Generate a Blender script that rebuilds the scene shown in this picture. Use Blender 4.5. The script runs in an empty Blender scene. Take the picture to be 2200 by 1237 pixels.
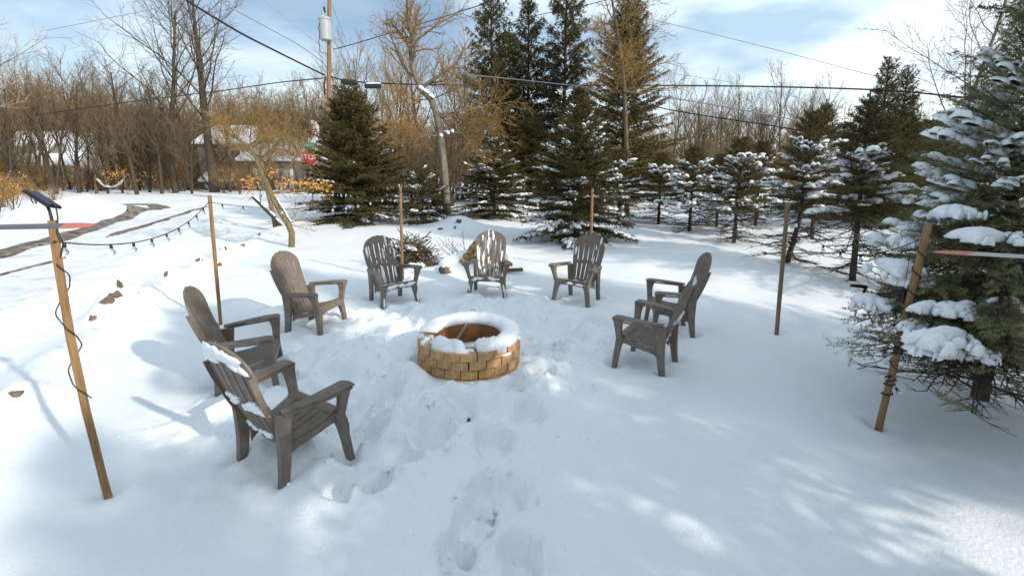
import bpy, math, random
import numpy as np
from mathutils import Vector, Matrix

R = math.radians
SC = bpy.context.scene
COL = SC.collection

# ------------------------------------------------------------------ camera, sky, sun, exposure
CAM_H = 2.05
PITCH = R(10)
cd = bpy.data.cameras.new('camera')
cam = bpy.data.objects.new('camera', cd)
COL.objects.link(cam)
cam.location = (0, 0, CAM_H)
cam.rotation_euler = (R(90) - PITCH, 0, 0)
cd.sensor_width = 36
cd.lens = 36 * 1000 / 2200
cd.shift_y = -(618.5 - 537.3) / 2200
cd.clip_start = 0.05
cd.clip_end = 3000
SC.camera = cam

SUN_EL = R(27)
SUN_DIR = Vector((0.80 * math.cos(SUN_EL), -0.60 * math.cos(SUN_EL), math.sin(SUN_EL)))   # towards the sun

w = bpy.data.worlds.new('World')
SC.world = w
w.use_nodes = True
nt = w.node_tree
nt.nodes.clear()


def N(nt, t, **kw):
    n = nt.nodes.new(t)
    for k, v in kw.items():
        setattr(n, k, v)
    return n


def setin(n, **kw):
    for k, v in kw.items():
        n.inputs[k.replace('_', ' ')].default_value = v


out = N(nt, 'ShaderNodeOutputWorld')
sky = N(nt, 'ShaderNodeTexSky', sky_type='NISHITA', sun_disc=False, sun_elevation=SUN_EL,
        sun_rotation=math.atan2(SUN_DIR.x, SUN_DIR.y), air_density=1.0, dust_density=0.7, ozone_density=2.0)
bg_sky = N(nt, 'ShaderNodeBackground')
bg_sky.inputs[1].default_value = 0.075
bg_cloud = N(nt, 'ShaderNodeBackground')
bg_cloud.inputs[1].default_value = 0.78
tc = N(nt, 'ShaderNodeTexCoord')
mp = N(nt, 'ShaderNodeMapping')
mp.inputs['Scale'].default_value = (1.0, 1.0, 2.6)
mp.inputs['Location'].default_value = (0.35, 0.1, 0.3)
n1 = N(nt, 'ShaderNodeTexNoise')
setin(n1, Scale=2.6, Detail=7.0, Roughness=0.5, Distortion=0.3)
n2 = N(nt, 'ShaderNodeTexNoise')
setin(n2, Scale=3.4, Detail=4.0, Roughness=0.5, Distortion=0.1)
sep = N(nt, 'ShaderNodeSeparateXYZ')
# a cloud bank that thickens towards +x and thins to a pale veil towards -x
ma = N(nt, 'ShaderNodeMath', operation='MULTIPLY_ADD')
ma.inputs[1].default_value = 0.13
ma.inputs[2].default_value = 0.04
ad = N(nt, 'ShaderNodeMath', operation='ADD')
cr = N(nt, 'ShaderNodeValToRGB')
cr.color_ramp.elements[0].position = 0.40
cr.color_ramp.elements[0].color = (0.20, 0.20, 0.20, 1)
cr.color_ramp.elements[1].position = 0.62
cr.color_ramp.elements[1].color = (1, 1, 1, 1)
cr2 = N(nt, 'ShaderNodeValToRGB')
cr2.color_ramp.elements[0].position = 0.36
cr2.color_ramp.elements[0].color = (0.42, 0.58, 0.72, 1)
cr2.color_ramp.elements[1].position = 0.58
cr2.color_ramp.elements[1].color = (0.87, 0.965, 1.0, 1)
mx = N(nt, 'ShaderNodeMixShader')
L = nt.links.new
L(tc.outputs['Generated'], mp.inputs[0])
L(mp.outputs[0], n1.inputs['Vector'])
L(mp.outputs[0], n2.inputs['Vector'])
L(tc.outputs['Generated'], sep.inputs[0])
L(sep.outputs['X'], ma.inputs[0])
L(n1.outputs['Fac'], ad.inputs[0])
L(ma.outputs[0], ad.inputs[1])
L(ad.outputs[0], cr.inputs[0])
L(n2.outputs['Fac'], cr2.inputs[0])
L(cr2.outputs[0], bg_cloud.inputs[0])
L(sky.outputs[0], bg_sky.inputs[0])
L(cr.outputs[0], mx.inputs[0])
L(bg_sky.outputs[0], mx.inputs[1])
L(bg_cloud.outputs[0], mx.inputs[2])
L(mx.outputs[0], out.inputs[0])

sl = bpy.data.lights.new('sun', 'SUN')
sl.energy = 2.35
sl.angle = R(0.9)
sl.color = (1.0, 0.92, 0.80)
sun = bpy.data.objects.new('sun', sl)
COL.objects.link(sun)
sun.rotation_euler = SUN_DIR.to_track_quat('Z', 'Y').to_euler()
sun.location = (8, -6, 12)

SC.view_settings.view_transform = 'Standard'
SC.view_settings.look = 'None'
SC.view_settings.exposure = 0.76
SC.view_settings.gamma = 1.0
SC.view_settings.use_curve_mapping = False
SC.render.engine = 'CYCLES'
try:
    SC.cycles.use_denoising = True
    SC.cycles.max_bounces = 6
    SC.cycles.diffuse_bounces = 3
    SC.cycles.transparent_max_bounces = 8
except Exception:
    pass


# ------------------------------------------------------------------ pixel <-> place helpers (photo is 2200 x 1237)
def ray(x, y):
    dx, dy = (x - 1100) / 1000, (y - 537.3) / 1000
    return (dx, math.cos(PITCH) - dy * math.sin(PITCH), -math.sin(PITCH) - dy * math.cos(PITCH))


def G(x, y, z=0.0):
    d = ray(x, y)
    t = (z - CAM_H) / d[2]
    return (d[0] * t, d[1] * t)


def P(x, y, Y):
    d = ray(x, y)
    t = Y / d[1]
    return Vector((d[0] * t, Y, CAM_H + d[2] * t))


# ------------------------------------------------------------------ noise
def _hash(ix, iy, seed):
    h = (ix.astype(np.int64) * 374761393 + iy.astype(np.int64) * 668265263 + seed * 1442695041) & 0xffffffff
    h = ((h ^ (h >> 13)) * 1274126177) & 0xffffffff
    h = h ^ (h >> 16)
    return (h & 0xffff) / 65535.0


def vnoise(x, y, seed=0):
    x = np.asarray(x, float)
    y = np.asarray(y, float)
    ix, iy = np.floor(x), np.floor(y)
    fx, fy = x - ix, y - iy
    fx = fx * fx * fx * (fx * (fx * 6 - 15) + 10)
    fy = fy * fy * fy * (fy * (fy * 6 - 15) + 10)
    ix = ix.astype(np.int64)
    iy = iy.astype(np.int64)
    a, b = _hash(ix, iy, seed), _hash(ix + 1, iy, seed)
    c, d = _hash(ix, iy + 1, seed), _hash(ix + 1, iy + 1, seed)
    return (a * (1 - fx) + b * fx) * (1 - fy) + (c * (1 - fx) + d * fx) * fy - 0.5


def fbm(x, y, oct=4, seed=0):
    s, a, f = 0, 1.0, 1.0
    for i in range(oct):
        s = s + a * vnoise(x * f + 17.3 * i, y * f - 9.1 * i, seed + i)
        a *= 0.5
        f *= 2.03
    return s


def sstep(e0, e1, x):
    t = np.clip((x - e0) / (e1 - e0), 0, 1)
    return t * t * (3 - 2 * t)


def seg_dist(x, y, pts):
    """distance to a polyline, and the signed side (positive on the right of its direction)"""
    best = np.full(np.shape(x), 1e9)
    side = np.zeros(np.shape(x))
    for (x0, y0), (x1, y1) in zip(pts[:-1], pts[1:]):
        dx, dy = x1 - x0, y1 - y0
        l2 = dx * dx + dy * dy
        t = np.clip(((x - x0) * dx + (y - y0) * dy) / l2, 0, 1)
        d = np.hypot(x - (x0 + t * dx), y - (y0 + t * dy))
        s = np.sign((x - x0) * dy - (y - y0) * dx)
        m = d < best
        best = np.where(m, d, best)
        side = np.where(m, s, side)
    return best, side


# ------------------------------------------------------------------ materials
def mat(name, base, rough=0.8, nscale=None, ncol=None, bump=0.0, bscale=None, stretch=None, detail=5.0, ramp=(0.35, 0.68),
        objrand=None, spec=None, metal=0.0, trans=0.0, distort=0.0):
    m = bpy.data.materials.new(name)
    m.use_nodes = True
    t = m.node_tree
    b = t.nodes['Principled BSDF']
    b.inputs['Base Color'].default_value = (*base, 1)
    b.inputs['Roughness'].default_value = rough
    b.inputs['Metallic'].default_value = metal
    if spec is not None:
        b.inputs['Specular IOR Level'].default_value = spec
    if trans:
        b.inputs['Transmission Weight'].default_value = trans
    co = N(t, 'ShaderNodeTexCoord')
    vec = co.outputs['Object']
    if stretch:
        mpn = N(t, 'ShaderNodeMapping')
        mpn.inputs['Scale'].default_value = stretch
        t.links.new(vec, mpn.inputs[0])
        vec = mpn.outputs[0]
    colout = None
    if nscale:
        n = N(t, 'ShaderNodeTexNoise')
        setin(n, Scale=nscale, Detail=detail, Roughness=0.6, Distortion=distort)
        t.links.new(vec, n.inputs['Vector'])
        r = N(t, 'ShaderNodeValToRGB')
        r.color_ramp.elements[0].position = ramp[0]
        r.color_ramp.elements[1].position = ramp[1]
        r.color_ramp.elements[0].color = (*base, 1)
        r.color_ramp.elements[1].color = (*(ncol or base), 1)
        t.links.new(n.outputs['Fac'], r.inputs[0])
        colout = r.outputs[0]
    if objrand:
        oi = N(t, 'ShaderNodeObjectInfo')
        r2 = N(t, 'ShaderNodeValToRGB')
        els = r2.color_ramp.elements
        for i, c in enumerate(objrand):
            p = i / (len(objrand) - 1)
            if i < 2:
                e = els[i]
                e.position = p
            else:
                e = els.new(p)
            e.color = (*c, 1)
        # re-sort safe: set by position
        for i, c in enumerate(objrand):
            pos = i / (len(objrand) - 1)
            e = min(els, key=lambda q: abs(q.position - pos))
            e.color = (*c, 1)
        t.links.new(oi.outputs['Random'], r2.inputs[0])
        if colout is not None:
            mxn = N(t, 'ShaderNodeMix', data_type='RGBA', blend_type='MULTIPLY')
            mxn.inputs[0].default_value = 1.0
            t.links.new(colout, mxn.inputs[6])
            t.links.new(r2.outputs[0], mxn.inputs[7])
            colout = mxn.outputs[2]
        else:
            colout = r2.outputs[0]
    if colout is not None:
        t.links.new(colout, b.inputs['Base Color'])
    if bump:
        n3 = N(t, 'ShaderNodeTexNoise')
        setin(n3, Scale=bscale or 40.0, Detail=6.0, Roughness=0.65)
        t.links.new(vec, n3.inputs['Vector'])
        bp = N(t, 'ShaderNodeBump')
        bp.inputs['Strength'].default_value = bump
        bp.inputs['Distance'].default_value = 0.02
        t.links.new(n3.outputs['Fac'], bp.inputs['Height'])
        t.links.new(bp.outputs[0], b.inputs['Normal'])
    return m


M = {}
M['snow'] = mat('snow', (0.89, 0.915, 0.945), 0.55, bump=0.6, bscale=38, spec=0.25)
M['snow_clump'] = mat('snow_clump', (0.90, 0.92, 0.945), 0.6, bump=0.4, bscale=60, spec=0.2)
M['mud'] = mat('mud', (0.075, 0.050, 0.032), 0.75, nscale=5.0, ncol=(0.42, 0.36, 0.31), bump=0.6, bscale=20, ramp=(0.42, 0.68))
M['slush'] = mat('slush', (0.60, 0.57, 0.54), 0.6, nscale=2.2, ncol=(0.84, 0.87, 0.91), bump=0.4, bscale=18, ramp=(0.30, 0.50))
M['chair'] = mat('chair_resin', (0.155, 0.122, 0.098), 0.55, nscale=14, ncol=(0.215, 0.175, 0.142), bump=0.12, bscale=160, spec=0.35, objrand=[(0.93, 0.93, 0.94), (1.05, 1.04, 1.02), (0.98, 0.97, 0.95), (1.02, 1.02, 1.03)])
M['stake'] = mat('stake_wood', (0.20, 0.105, 0.040), 0.75, nscale=9, ncol=(0.33, 0.195, 0.085), bump=0.3, bscale=30, stretch=(6, 6, 0.5))
M['stake_grey'] = mat('stake_weathered', (0.17, 0.11, 0.06), 0.8, nscale=9, ncol=(0.26, 0.18, 0.11), bump=0.3, bscale=30, stretch=(6, 6, 0.5))
M['brick'] = mat('brick_block', (0.55, 0.54, 0.53), 0.9, nscale=16, ncol=(1.12, 1.10, 1.06), bump=0.7, bscale=70,
                 objrand=[(0.60, 0.345, 0.145), (0.68, 0.42, 0.21), (0.55, 0.33, 0.175), (0.72, 0.42, 0.16), (0.60, 0.37, 0.225), (0.70, 0.40, 0.14)])
M['rust'] = mat('rusty_steel', (0.22, 0.085, 0.018), 0.7, nscale=7, ncol=(0.10, 0.045, 0.015), bump=0.4, bscale=45, stretch=(1, 1, 0.5))
M['iron'] = mat('dark_iron', (0.045, 0.04, 0.038), 0.5, nscale=30, ncol=(0.09, 0.075, 0.06), spec=0.5)
M['steel'] = mat('tong_steel', (0.42, 0.38, 0.33), 0.35, metal=0.8)
M['black'] = mat('black_plastic', (0.015, 0.015, 0.018), 0.45, spec=0.4)
M['cable'] = mat('black_cable', (0.018, 0.018, 0.022), 0.6)
M['solar'] = mat('solar_glass', (0.022, 0.024, 0.034), 0.22, spec=0.5)
M['glass'] = mat('bulb_glass', (0.98, 0.98, 0.98), 0.03, trans=1.0)
M['filament'] = mat('bulb_filament', (0.75, 0.70, 0.6), 0.4)
M['bark_dark'] = mat('bark_dark', (0.042, 0.030, 0.020), 0.9, nscale=9, ncol=(0.080, 0.060, 0.042), bump=0.6, bscale=22, stretch=(3, 3, 0.6))
M['bark_grey'] = mat('bark_grey', (0.115, 0.092, 0.065), 0.9, nscale=6, ncol=(0.24, 0.21, 0.165), bump=0.6, bscale=20, stretch=(2, 2, 0.7))
M['bark_olive'] = mat('bark_olive', (0.145, 0.105, 0.045), 0.9, nscale=8, ncol=(0.24, 0.18, 0.09), bump=0.6, bscale=24, stretch=(2, 2, 0.6))
M['bark_brown'] = mat('bark_brown', (0.095, 0.062, 0.036), 0.9, nscale=5, ncol=(0.165, 0.112, 0.066), bump=0.5, bscale=14, stretch=(2, 2, 0.6))
M['twig_gold'] = mat('twig_gold', (0.20, 0.118, 0.034), 0.9, nscale=0.8, ncol=(0.31, 0.185, 0.058))
M['twig_brown'] = mat('twig_brown', (0.145, 0.088, 0.030), 0.9, nscale=1.0, ncol=(0.25, 0.155, 0.056))
M['twig_tan'] = mat('twig_tan', (0.24, 0.175, 0.095), 0.9, nscale=1.5, ncol=(0.34, 0.255, 0.15))
M['twig_grey'] = mat('twig_grey', (0.115, 0.080, 0.046), 0.9, nscale=1.0, ncol=(0.19, 0.138, 0.082))
M['twig_pale'] = mat('twig_pale', (0.30, 0.245, 0.21), 0.9, nscale=1.5, ncol=(0.38, 0.32, 0.28))
M['needle_dark'] = mat('needle_dark', (0.042, 0.036, 0.009), 0.75, nscale=3.5, ncol=(0.105, 0.082, 0.024), spec=0.3)
M['needle_mid'] = mat('needle_mid', (0.058, 0.048, 0.014), 0.75, nscale=5, ncol=(0.135, 0.105, 0.038), spec=0.3)
M['needle_olive'] = mat('needle_olive', (0.070, 0.058, 0.014), 0.75, nscale=2.5, ncol=(0.150, 0.110, 0.032), spec=0.3)
M['needle_blue'] = mat('needle_blue', (0.115, 0.118, 0.052), 0.75, nscale=6, ncol=(0.27, 0.255, 0.125), spec=0.3)
M['leaf_orange'] = mat('leaf_orange', (0.50, 0.22, 0.045), 0.7, nscale=9, ncol=(0.66, 0.36, 0.10))
M['leaf_red'] = mat('leaf_russet', (0.36, 0.13, 0.07), 0.7, nscale=9, ncol=(0.46, 0.24, 0.15))
M['thatch'] = mat('thatch', (0.27, 0.155, 0.055), 0.95, nscale=3, ncol=(0.36, 0.22, 0.09))
M['rock'] = mat('rock', (0.10, 0.08, 0.065), 0.9, nscale=6, ncol=(0.22, 0.18, 0.145), bump=0.7, bscale=18,
                objrand=[(0.8, 0.78, 0.78), (1.15, 0.98, 0.82), (0.9, 0.9, 0.95)])
M['log_end'] = mat('log_end', (0.22, 0.13, 0.04), 0.85, nscale=12, ncol=(0.42, 0.27, 0.09), bump=0.4, bscale=40)
M['pole'] = mat('pole_wood', (0.22, 0.11, 0.045), 0.85, nscale=4, ncol=(0.34, 0.19, 0.08), bump=0.5, bscale=10, stretch=(5, 5, 0.3))
M['galv'] = mat('transformer_grey', (0.36, 0.38, 0.39), 0.45, nscale=3, ncol=(0.44, 0.46, 0.46))
M['wire'] = mat('wire_black', (0.016, 0.016, 0.02), 0.6)
M['wire_grey'] = mat('wire_grey', (0.30, 0.30, 0.31), 0.5)
M['siding'] = mat('siding', (0.46, 0.42, 0.36), 0.85, nscale=3, ncol=(0.52, 0.48, 0.42))
M['siding2'] = mat('siding_grey', (0.22, 0.205, 0.185), 0.85, nscale=3, ncol=(0.28, 0.26, 0.235))
M['white'] = mat('white_paint', (0.78, 0.79, 0.80), 0.5)
M['pane'] = mat('window_glass', (0.05, 0.06, 0.075), 0.12, spec=0.6)
M['red'] = mat('sign_red', (0.50, 0.018, 0.018), 0.45)
M['green'] = mat('sign_green', (0.03, 0.36, 0.25), 0.45)
M['prop'] = mat('propeller_grey', (0.10, 0.10, 0.105), 0.4)
M['prop2'] = mat('propeller_pale', (0.42, 0.43, 0.43), 0.4)
M['tip'] = mat('propeller_tip_red', (0.52, 0.16, 0.11), 0.5)
M['hammock'] = mat('hammock_cloth', (0.55, 0.55, 0.55), 0.9)


# ------------------------------------------------------------------ object helpers
def tag(o, label=None, cat=None, group=None, kind=None, category=None):
    cat = cat or category
    if label:
        o['label'] = label
    if cat:
        o['category'] = cat
    if group:
        o['group'] = group
    if kind:
        o['kind'] = kind
    return o


def empty(name, loc=(0, 0, 0), rz=0.0, **kw):
    o = bpy.data.objects.new(name, None)
    o.empty_display_size = 0.1
    COL.objects.link(o)
    o.location = loc
    o.rotation_euler = (0, 0, rz)
    return tag(o, **kw)


def link(name, me, parent=None, **kw):
    o = bpy.data.objects.new(name, me)
    COL.objects.link(o)
    if parent is not None:
        o.parent = parent
    return tag(o, **kw)


def copy_tree(o, parent=None):
    c = o.copy()
    COL.objects.link(c)
    if parent is not None:
        c.parent = parent
    for ch in list(o.children):
        copy_tree(ch, c)
    return c


class MB:
    """collects vertices and faces for ONE mesh"""

    def __init__(s):
        s.v, s.f, s.n = [], [], 0

    def raw(s, v, f):
        v = np.asarray(v, float).reshape(-1, 3)
        s.v.append(v)
        off = s.n
        s.f.extend([tuple(i + off for i in q) for q in f])
        s.n += len(v)

    def box(s, c, size, rot=None, taper=1.0):
        x, y, z = [q / 2 for q in size]
        v = [(sx * x * (taper if sz > 0 else 1), sy * y * (taper if sz > 0 else 1), sz * z) for sz in (-1, 1) for sy in (-1, 1) for sx in (-1, 1)]
        v = [Vector(q) for q in v]
        if rot is not None:
            v = [rot @ q for q in v]
        s.raw([(q.x + c[0], q.y + c[1], q.z + c[2]) for q in v],
              [(0, 2, 3, 1), (4, 5, 7, 6), (0, 1, 5, 4), (2, 6, 7, 3), (1, 3, 7, 5), (0, 4, 6, 2)])

    def tube(s, pts, rad, sides=6, caps=True):
        pts = np.asarray(pts, float)
        n = len(pts)
        rad = np.broadcast_to(np.asarray(rad, float), (n,))
        d = pts[-1] - pts[0]
        d = d / (np.linalg.norm(d) + 1e-9)
        ref = np.array((1.0, 0, 0)) if abs(d[0]) < 0.8 else np.array((0, 0, 1.0))
        ang = np.arange(sides) * (2 * math.pi / sides)
        T = np.gradient(pts, axis=0)
        T /= (np.linalg.norm(T, axis=1, keepdims=True) + 1e-9)
        a = np.cross(T, ref)
        a /= (np.linalg.norm(a, axis=1, keepdims=True) + 1e-9)
        b = np.cross(T, a)
        ring = pts[:, None, :] + rad[:, None, None] * (a[:, None, :] * np.cos(ang)[None, :, None] + b[:, None, :] * np.sin(ang)[None, :, None])
        f = []
        for i in range(n - 1):
            for k in range(sides):
                k2 = (k + 1) % sides
                f.append((i * sides + k, i * sides + k2, (i + 1) * sides + k2, (i + 1) * sides + k))
        if caps:
            f.append(tuple(range(sides - 1, -1, -1)))
            f.append(tuple((n - 1) * sides + k for k in range(sides)))
        s.raw(ring.reshape(-1, 3), f)

    def sheet(s, fn, nu, nv, th):
        """closed sheet: fn(u, v) in 0..1 -> point; thickness th on the back"""
        p = np.array([[fn(i / nu, j / nv) for j in range(nv + 1)] for i in range(nu + 1)], float)
        du = np.gradient(p, axis=0)
        dv = np.gradient(p, axis=1)
        nn = np.cross(du, dv)
        nn /= (np.linalg.norm(nn, axis=2, keepdims=True) + 1e-9)
        q = p - nn * th
        A = (nu + 1) * (nv + 1)
        idx = lambda i, j: i * (nv + 1) + j
        f = []
        for i in range(nu):
            for j in range(nv):
                f.append((idx(i, j), idx(i + 1, j), idx(i + 1, j + 1), idx(i, j + 1)))
                f.append((A + idx(i, j), A + idx(i, j + 1), A + idx(i + 1, j + 1), A + idx(i + 1, j)))
        for i in range(nu):
            f.append((idx(i, 0), A + idx(i, 0), A + idx(i + 1, 0), idx(i + 1, 0)))
            f.append((idx(i + 1, nv), A + idx(i + 1, nv), A + idx(i, nv), idx(i, nv)))
        for j in range(nv):
            f.append((idx(0, j + 1), A + idx(0, j + 1), A + idx(0, j), idx(0, j)))
            f.append((idx(nu, j), A + idx(nu, j), A + idx(nu, j + 1), idx(nu, j + 1)))
        s.raw(np.concatenate([p.reshape(-1, 3), q.reshape(-1, 3)]), f)

    def lathe(s, prof, seg=12, c=(0, 0, 0)):
        v, f = [], []
        n = len(prof)
        for k in range(seg):
            a = 2 * math.pi * k / seg
            for r, z in prof:
                v.append((c[0] + r * math.cos(a), c[1] + r * math.sin(a), c[2] + z))
        for k in range(seg):
            k2 = (k + 1) % seg
            for i in range(n - 1):
                f.append((k * n + i, k2 * n + i, k2 * n + i + 1, k * n + i + 1))
        s.raw(v, f)

    def mesh(s, name, m, smooth=None):
        me = bpy.data.meshes.new(name)
        v = np.concatenate(s.v) if s.v else np.zeros((0, 3))
        me.from_pydata(v, [], s.f)
        if m is not None:
            me.materials.append(m)
        if smooth is not None:
            me.polygons.foreach_set('use_smooth', np.ones(len(me.polygons), bool))
            if smooth < 180:
                me.set_sharp_from_angle(angle=R(smooth))
        me.update()
        return me

    def obj(s, name, m, parent=None, smooth=None, bevel=0.0, **kw):
        o = link(name, s.mesh(name, m, smooth), parent, **kw)
        if bevel:
            b = o.modifiers.new('bevel', 'BEVEL')
            b.width = bevel
            b.segments = 2
            b.limit_method = 'ANGLE'
            b.angle_limit = R(40)
        return o


def tri_mesh(name, V, m):
    """V: (n,3,3) triangles"""
    n = len(V)
    me = bpy.data.meshes.new(name)
    me.vertices.add(n * 3)
    me.vertices.foreach_set('co', np.ascontiguousarray(V.reshape(-1), dtype=np.float32))
    me.loops.add(n * 3)
    me.loops.foreach_set('vertex_index', np.arange(n * 3, dtype=np.int32))
    me.polygons.add(n)
    me.polygons.foreach_set('loop_start', np.arange(0, n * 3, 3, dtype=np.int32))
    me.materials.append(m)
    me.update(calc_edges=True)
    me.validate()
    return me


# ------------------------------------------------------------------ the snow ground
PIT = (-0.46, 4.75)
EDGE = [(-3.2, -4.0), (-3.75, 1.5), (-4.25, 3.6), (-5.40, 5.8), (-6.15, 8.1), (-6.75, 10.2), (-7.2, 12.4), (-7.9, 15.5), (-8.8, 22)]
PLOW = [(-6.3, -2.0), (-6.9, 3.0), (-7.1, 6.1), (-8.4, 9.0), (-9.4, 11.7), (-11.4, 17.5), (-13, 21)]
CH = [  # x, y, facing x, facing y
    (-1.59, 3.05, 0.52, 0.85), (-2.52, 4.19, 0.93, 0.37), (-2.56, 5.79, 0.98, -0.18), (-1.85, 6.96, 0.67, -0.75),
    (-0.385, 7.45, -0.07, -1.0), (1.05, 7.16, -0.57, -0.82), (2.06, 5.80, -0.96, 0.12), (1.46, 4.72, -0.83, 0.55)]
STEPS = [(1060, 955, 0.14, 0.20, 0.35), (1042, 1045, 0.11, 0.15, 0.1), (1024, 1120, 0.12, 0.18, -0.15), (1090, 1068, 0.12, 0.16, 0.1), (985, 1180, 0.11, 0.13, 0.3),
         (1120, 1200, 0.11, 0.17, 0.25), (1140, 885, 0.14, 0.17, 0.2), (1105, 835, 0.14, 0.18, 0.4), (1160, 800, 0.15, 0.18, -0.4), (1185, 745, 0.15, 0.2, 0.3),
         (1235, 715, 0.16, 0.2, 0.3), (1290, 690, 0.16, 0.2, 0.6),
         (720, 1045, 0.12, 0.15, 0.7), (790, 1030, 0.12, 0.16, 0.9), (870, 985, 0.12, 0.16, 0.9), (940, 935, 0.13, 0.18, 0.7), (985, 880, 0.13, 0.17, 0.6),
         (800, 940, 0.14, 0.16, 0.3), (900, 900, 0.13, 0.14, 0.2), (760, 880, 0.14, 0.17, 0.6), (690, 860, 0.14, 0.17, 0.5), (830, 850, 0.15, 0.17, 0.5)]
ROCKS = [(45, 885, 0.10), (205, 709, 0.10), (240, 696, 0.17), (257, 692, 0.16), (268, 686, 0.14), (278, 656, 0.16), (366, 613, 0.19), (432, 577, 0.15), (474, 577, 0.12), (484, 545, 0.16),
         (524, 539, 0.14), (557, 512, 0.15), (945, 498, 0.20), (988, 492, 0.34), (976, 497, 0.14)]
ROCKP = [(*G(a, b), s) for a, b, s in ROCKS]
TREE_WELLS = []


def gz(x, y):
    x = np.asarray(x, float)
    y = np.asarray(y, float)
    near = 1 - sstep(25, 60, np.hypot(x, y))
    z = 0.10 * fbm(x * 0.16, y * 0.16, 3, 3) * near + 0.035 * fbm(x * 0.9, y * 0.9, 3, 9) * near
    z = z + 0.5 * fbm(x * 0.03, y * 0.03, 2, 5) * sstep(22, 50, np.hypot(x, y))
    # yard edge, the sunken verge beyond it, and the plow ridge beside the road
    d, s = seg_dist(x, y, EDGE)
    sd = d * s           # positive inside the yard
    verge = sstep(0.15, -0.9, sd)
    z = z - 0.13 * verge * near
    z = z + (0.07 + 0.10 * (vnoise(x * 1.1, y * 1.1, 21) + 0.2)) * np.exp(-(sd / 0.33) ** 2) * sstep(2, 4, y) * near
    dp, sp = seg_dist(x, y, PLOW)
    sdp = dp * sp
    z = z + (0.14 + 0.12 * fbm(x * 1.6, y * 1.6, 3, 31)) * np.exp(-np.where(sdp > 0, sdp / 0.9, sdp / 0.28) ** 2) * near
    z = z - 0.05 * sstep(0, -0.6, sdp) * near
    rough = np.exp(-(np.where(sdp > 0, sdp / 1.6, sdp / 0.5)) ** 2)
    z = z + 0.06 * fbm(x * 4.5, y * 4.5, 3, 33) * rough * near
    # plowed bank of snow by the road
    bx, by = -22.6, 23.2
    r2 = ((x - bx) / 3.6) ** 2 + ((y - by) / 1.6) ** 2
    z = z + 0.55 * np.exp(-r2 * 1.2) * (1 + 0.5 * fbm(x * 1.2, y * 1.2, 3, 41))
    r2 = ((x + 20.6) / 1.5) ** 2 + ((y - 22.8) / 1.3) ** 2
    z = z + 0.50 * np.exp(-r2 * 1.2) * (1 + 0.5 * fbm(x * 2.2, y * 2.2, 3, 43))
    # trampled snow round the pit
    dx, dy = x - PIT[0], y - PIT[1]
    rp = np.hypot(dx, dy)
    tr = sstep(0.5, 0.75, rp) * (1 - sstep(1.7, 2.9, rp + 0.7 * vnoise(x * 1.3, y * 1.3, 51)))
    bl = np.exp(-(((x + 1.0) / 0.75) ** 2 + ((y - 3.35) / 0.55) ** 2))
    tr = np.clip(tr + 0.8 * bl, 0, 1.2)
    tr = tr * (1 - 0.85 * sstep(0.75, 1.3, 0.75 * dx - 0.66 * dy))
    lum = fbm(x * 3.1, y * 3.1, 3, 61)
    lum2 = np.abs(fbm(x * 4.6, y * 4.6, 2, 71))
    z = z + tr * (0.17 * lum - 0.13 * lum2 + 0.03 + 0.035 * np.maximum(0, fbm(x * 9, y * 9, 3, 75)) + 0.02 * fbm(x * 17, y * 17, 2, 76))
    z = z + 0.055 * np.exp(-((rp - 0.72) / 0.14) ** 2) * (0.7 + 1.6 * vnoise(x * 3, y * 3, 81))
    z = np.where(rp < 0.60, np.minimum(z, 0.02 + 0 * z), z)
    # footprints
    for px, py, a, b, rot in STEPS:
        cx, cy = G(px, py)
        c, s_ = math.cos(rot), math.sin(rot)
        lx = (x - cx) * c + (y - cy) * s_
        ly = -(x - cx) * s_ + (y - cy) * c
        q = np.sqrt((lx / a) ** 2 + (ly / b) ** 2) + 0.5 * vnoise(x * 7, y * 7, 91)
        z = z - 0.115 * (1 - sstep(0.66, 1.08, q)) + 0.026 * np.exp(-((q - 1.25) / 0.22) ** 2)
    for (px, py) in ((235, 1060), (474, 700), (865, 602), (1268, 575), (1670, 710), (1885, 915)):
        cx, cy = G(px, py)
        q = np.hypot(x - cx, y - cy)
        z = z - 0.05 * np.exp(-(q / 0.075) ** 2) + 0.018 * np.exp(-((q - 0.16) / 0.07) ** 2)
    for cx, cy, fx, fy in CH:
        for lx, ly in ((0.3, 0.27), (-0.3, 0.27), (0.235, -0.23), (-0.235, -0.23)):
            q = np.hypot(x - (cx + fy * lx + fx * ly), y - (cy - fx * lx + fy * ly))
            z = z - 0.045 * np.exp(-(q / 0.07) ** 2) + 0.016 * np.exp(-((q - 0.15) / 0.06) ** 2)
    # chair feet dents
    for cx, cy, fx, fy in CH:
        q = np.hypot(x - cx, y - cy)
        z = z - 0.02 * np.exp(-(q / 0.36) ** 2)
    # mounds of snow on the edging stones
    for rx, ry, rs in ROCKP:
        q = ((x - rx + 0.05) / (rs * 1.9)) ** 2 + ((y - ry - rs * 1.0) / (rs * 1.5)) ** 2
        z = z + rs * 0.95 * np.exp(-q)
    # the ground dips beyond the row of young spruces
    ln = [(3.6, 20), (4.6, 16.5), (5.4, 12.6), (5.9, 9.6), (6.2, 8.3), (5.9, 5.2), (8, 3.0)]
    d, s = seg_dist(x, y, ln)
    z = z - 0.10 * sstep(-0.35, 0.45, -d * s) * (1 - sstep(3, 9, d)) * near
    # low drift in front of the back chairs and by the wood pile
    z = z + 0.18 * np.exp(-(((x + 0.95) / 0.8) ** 2 + ((y - 9.1) / 0.35) ** 2))
    z = z + 0.20 * np.exp(-(((x + 2.0) / 1.4) ** 2 + ((y - 16.2) / 0.8) ** 2))
    return z


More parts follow.
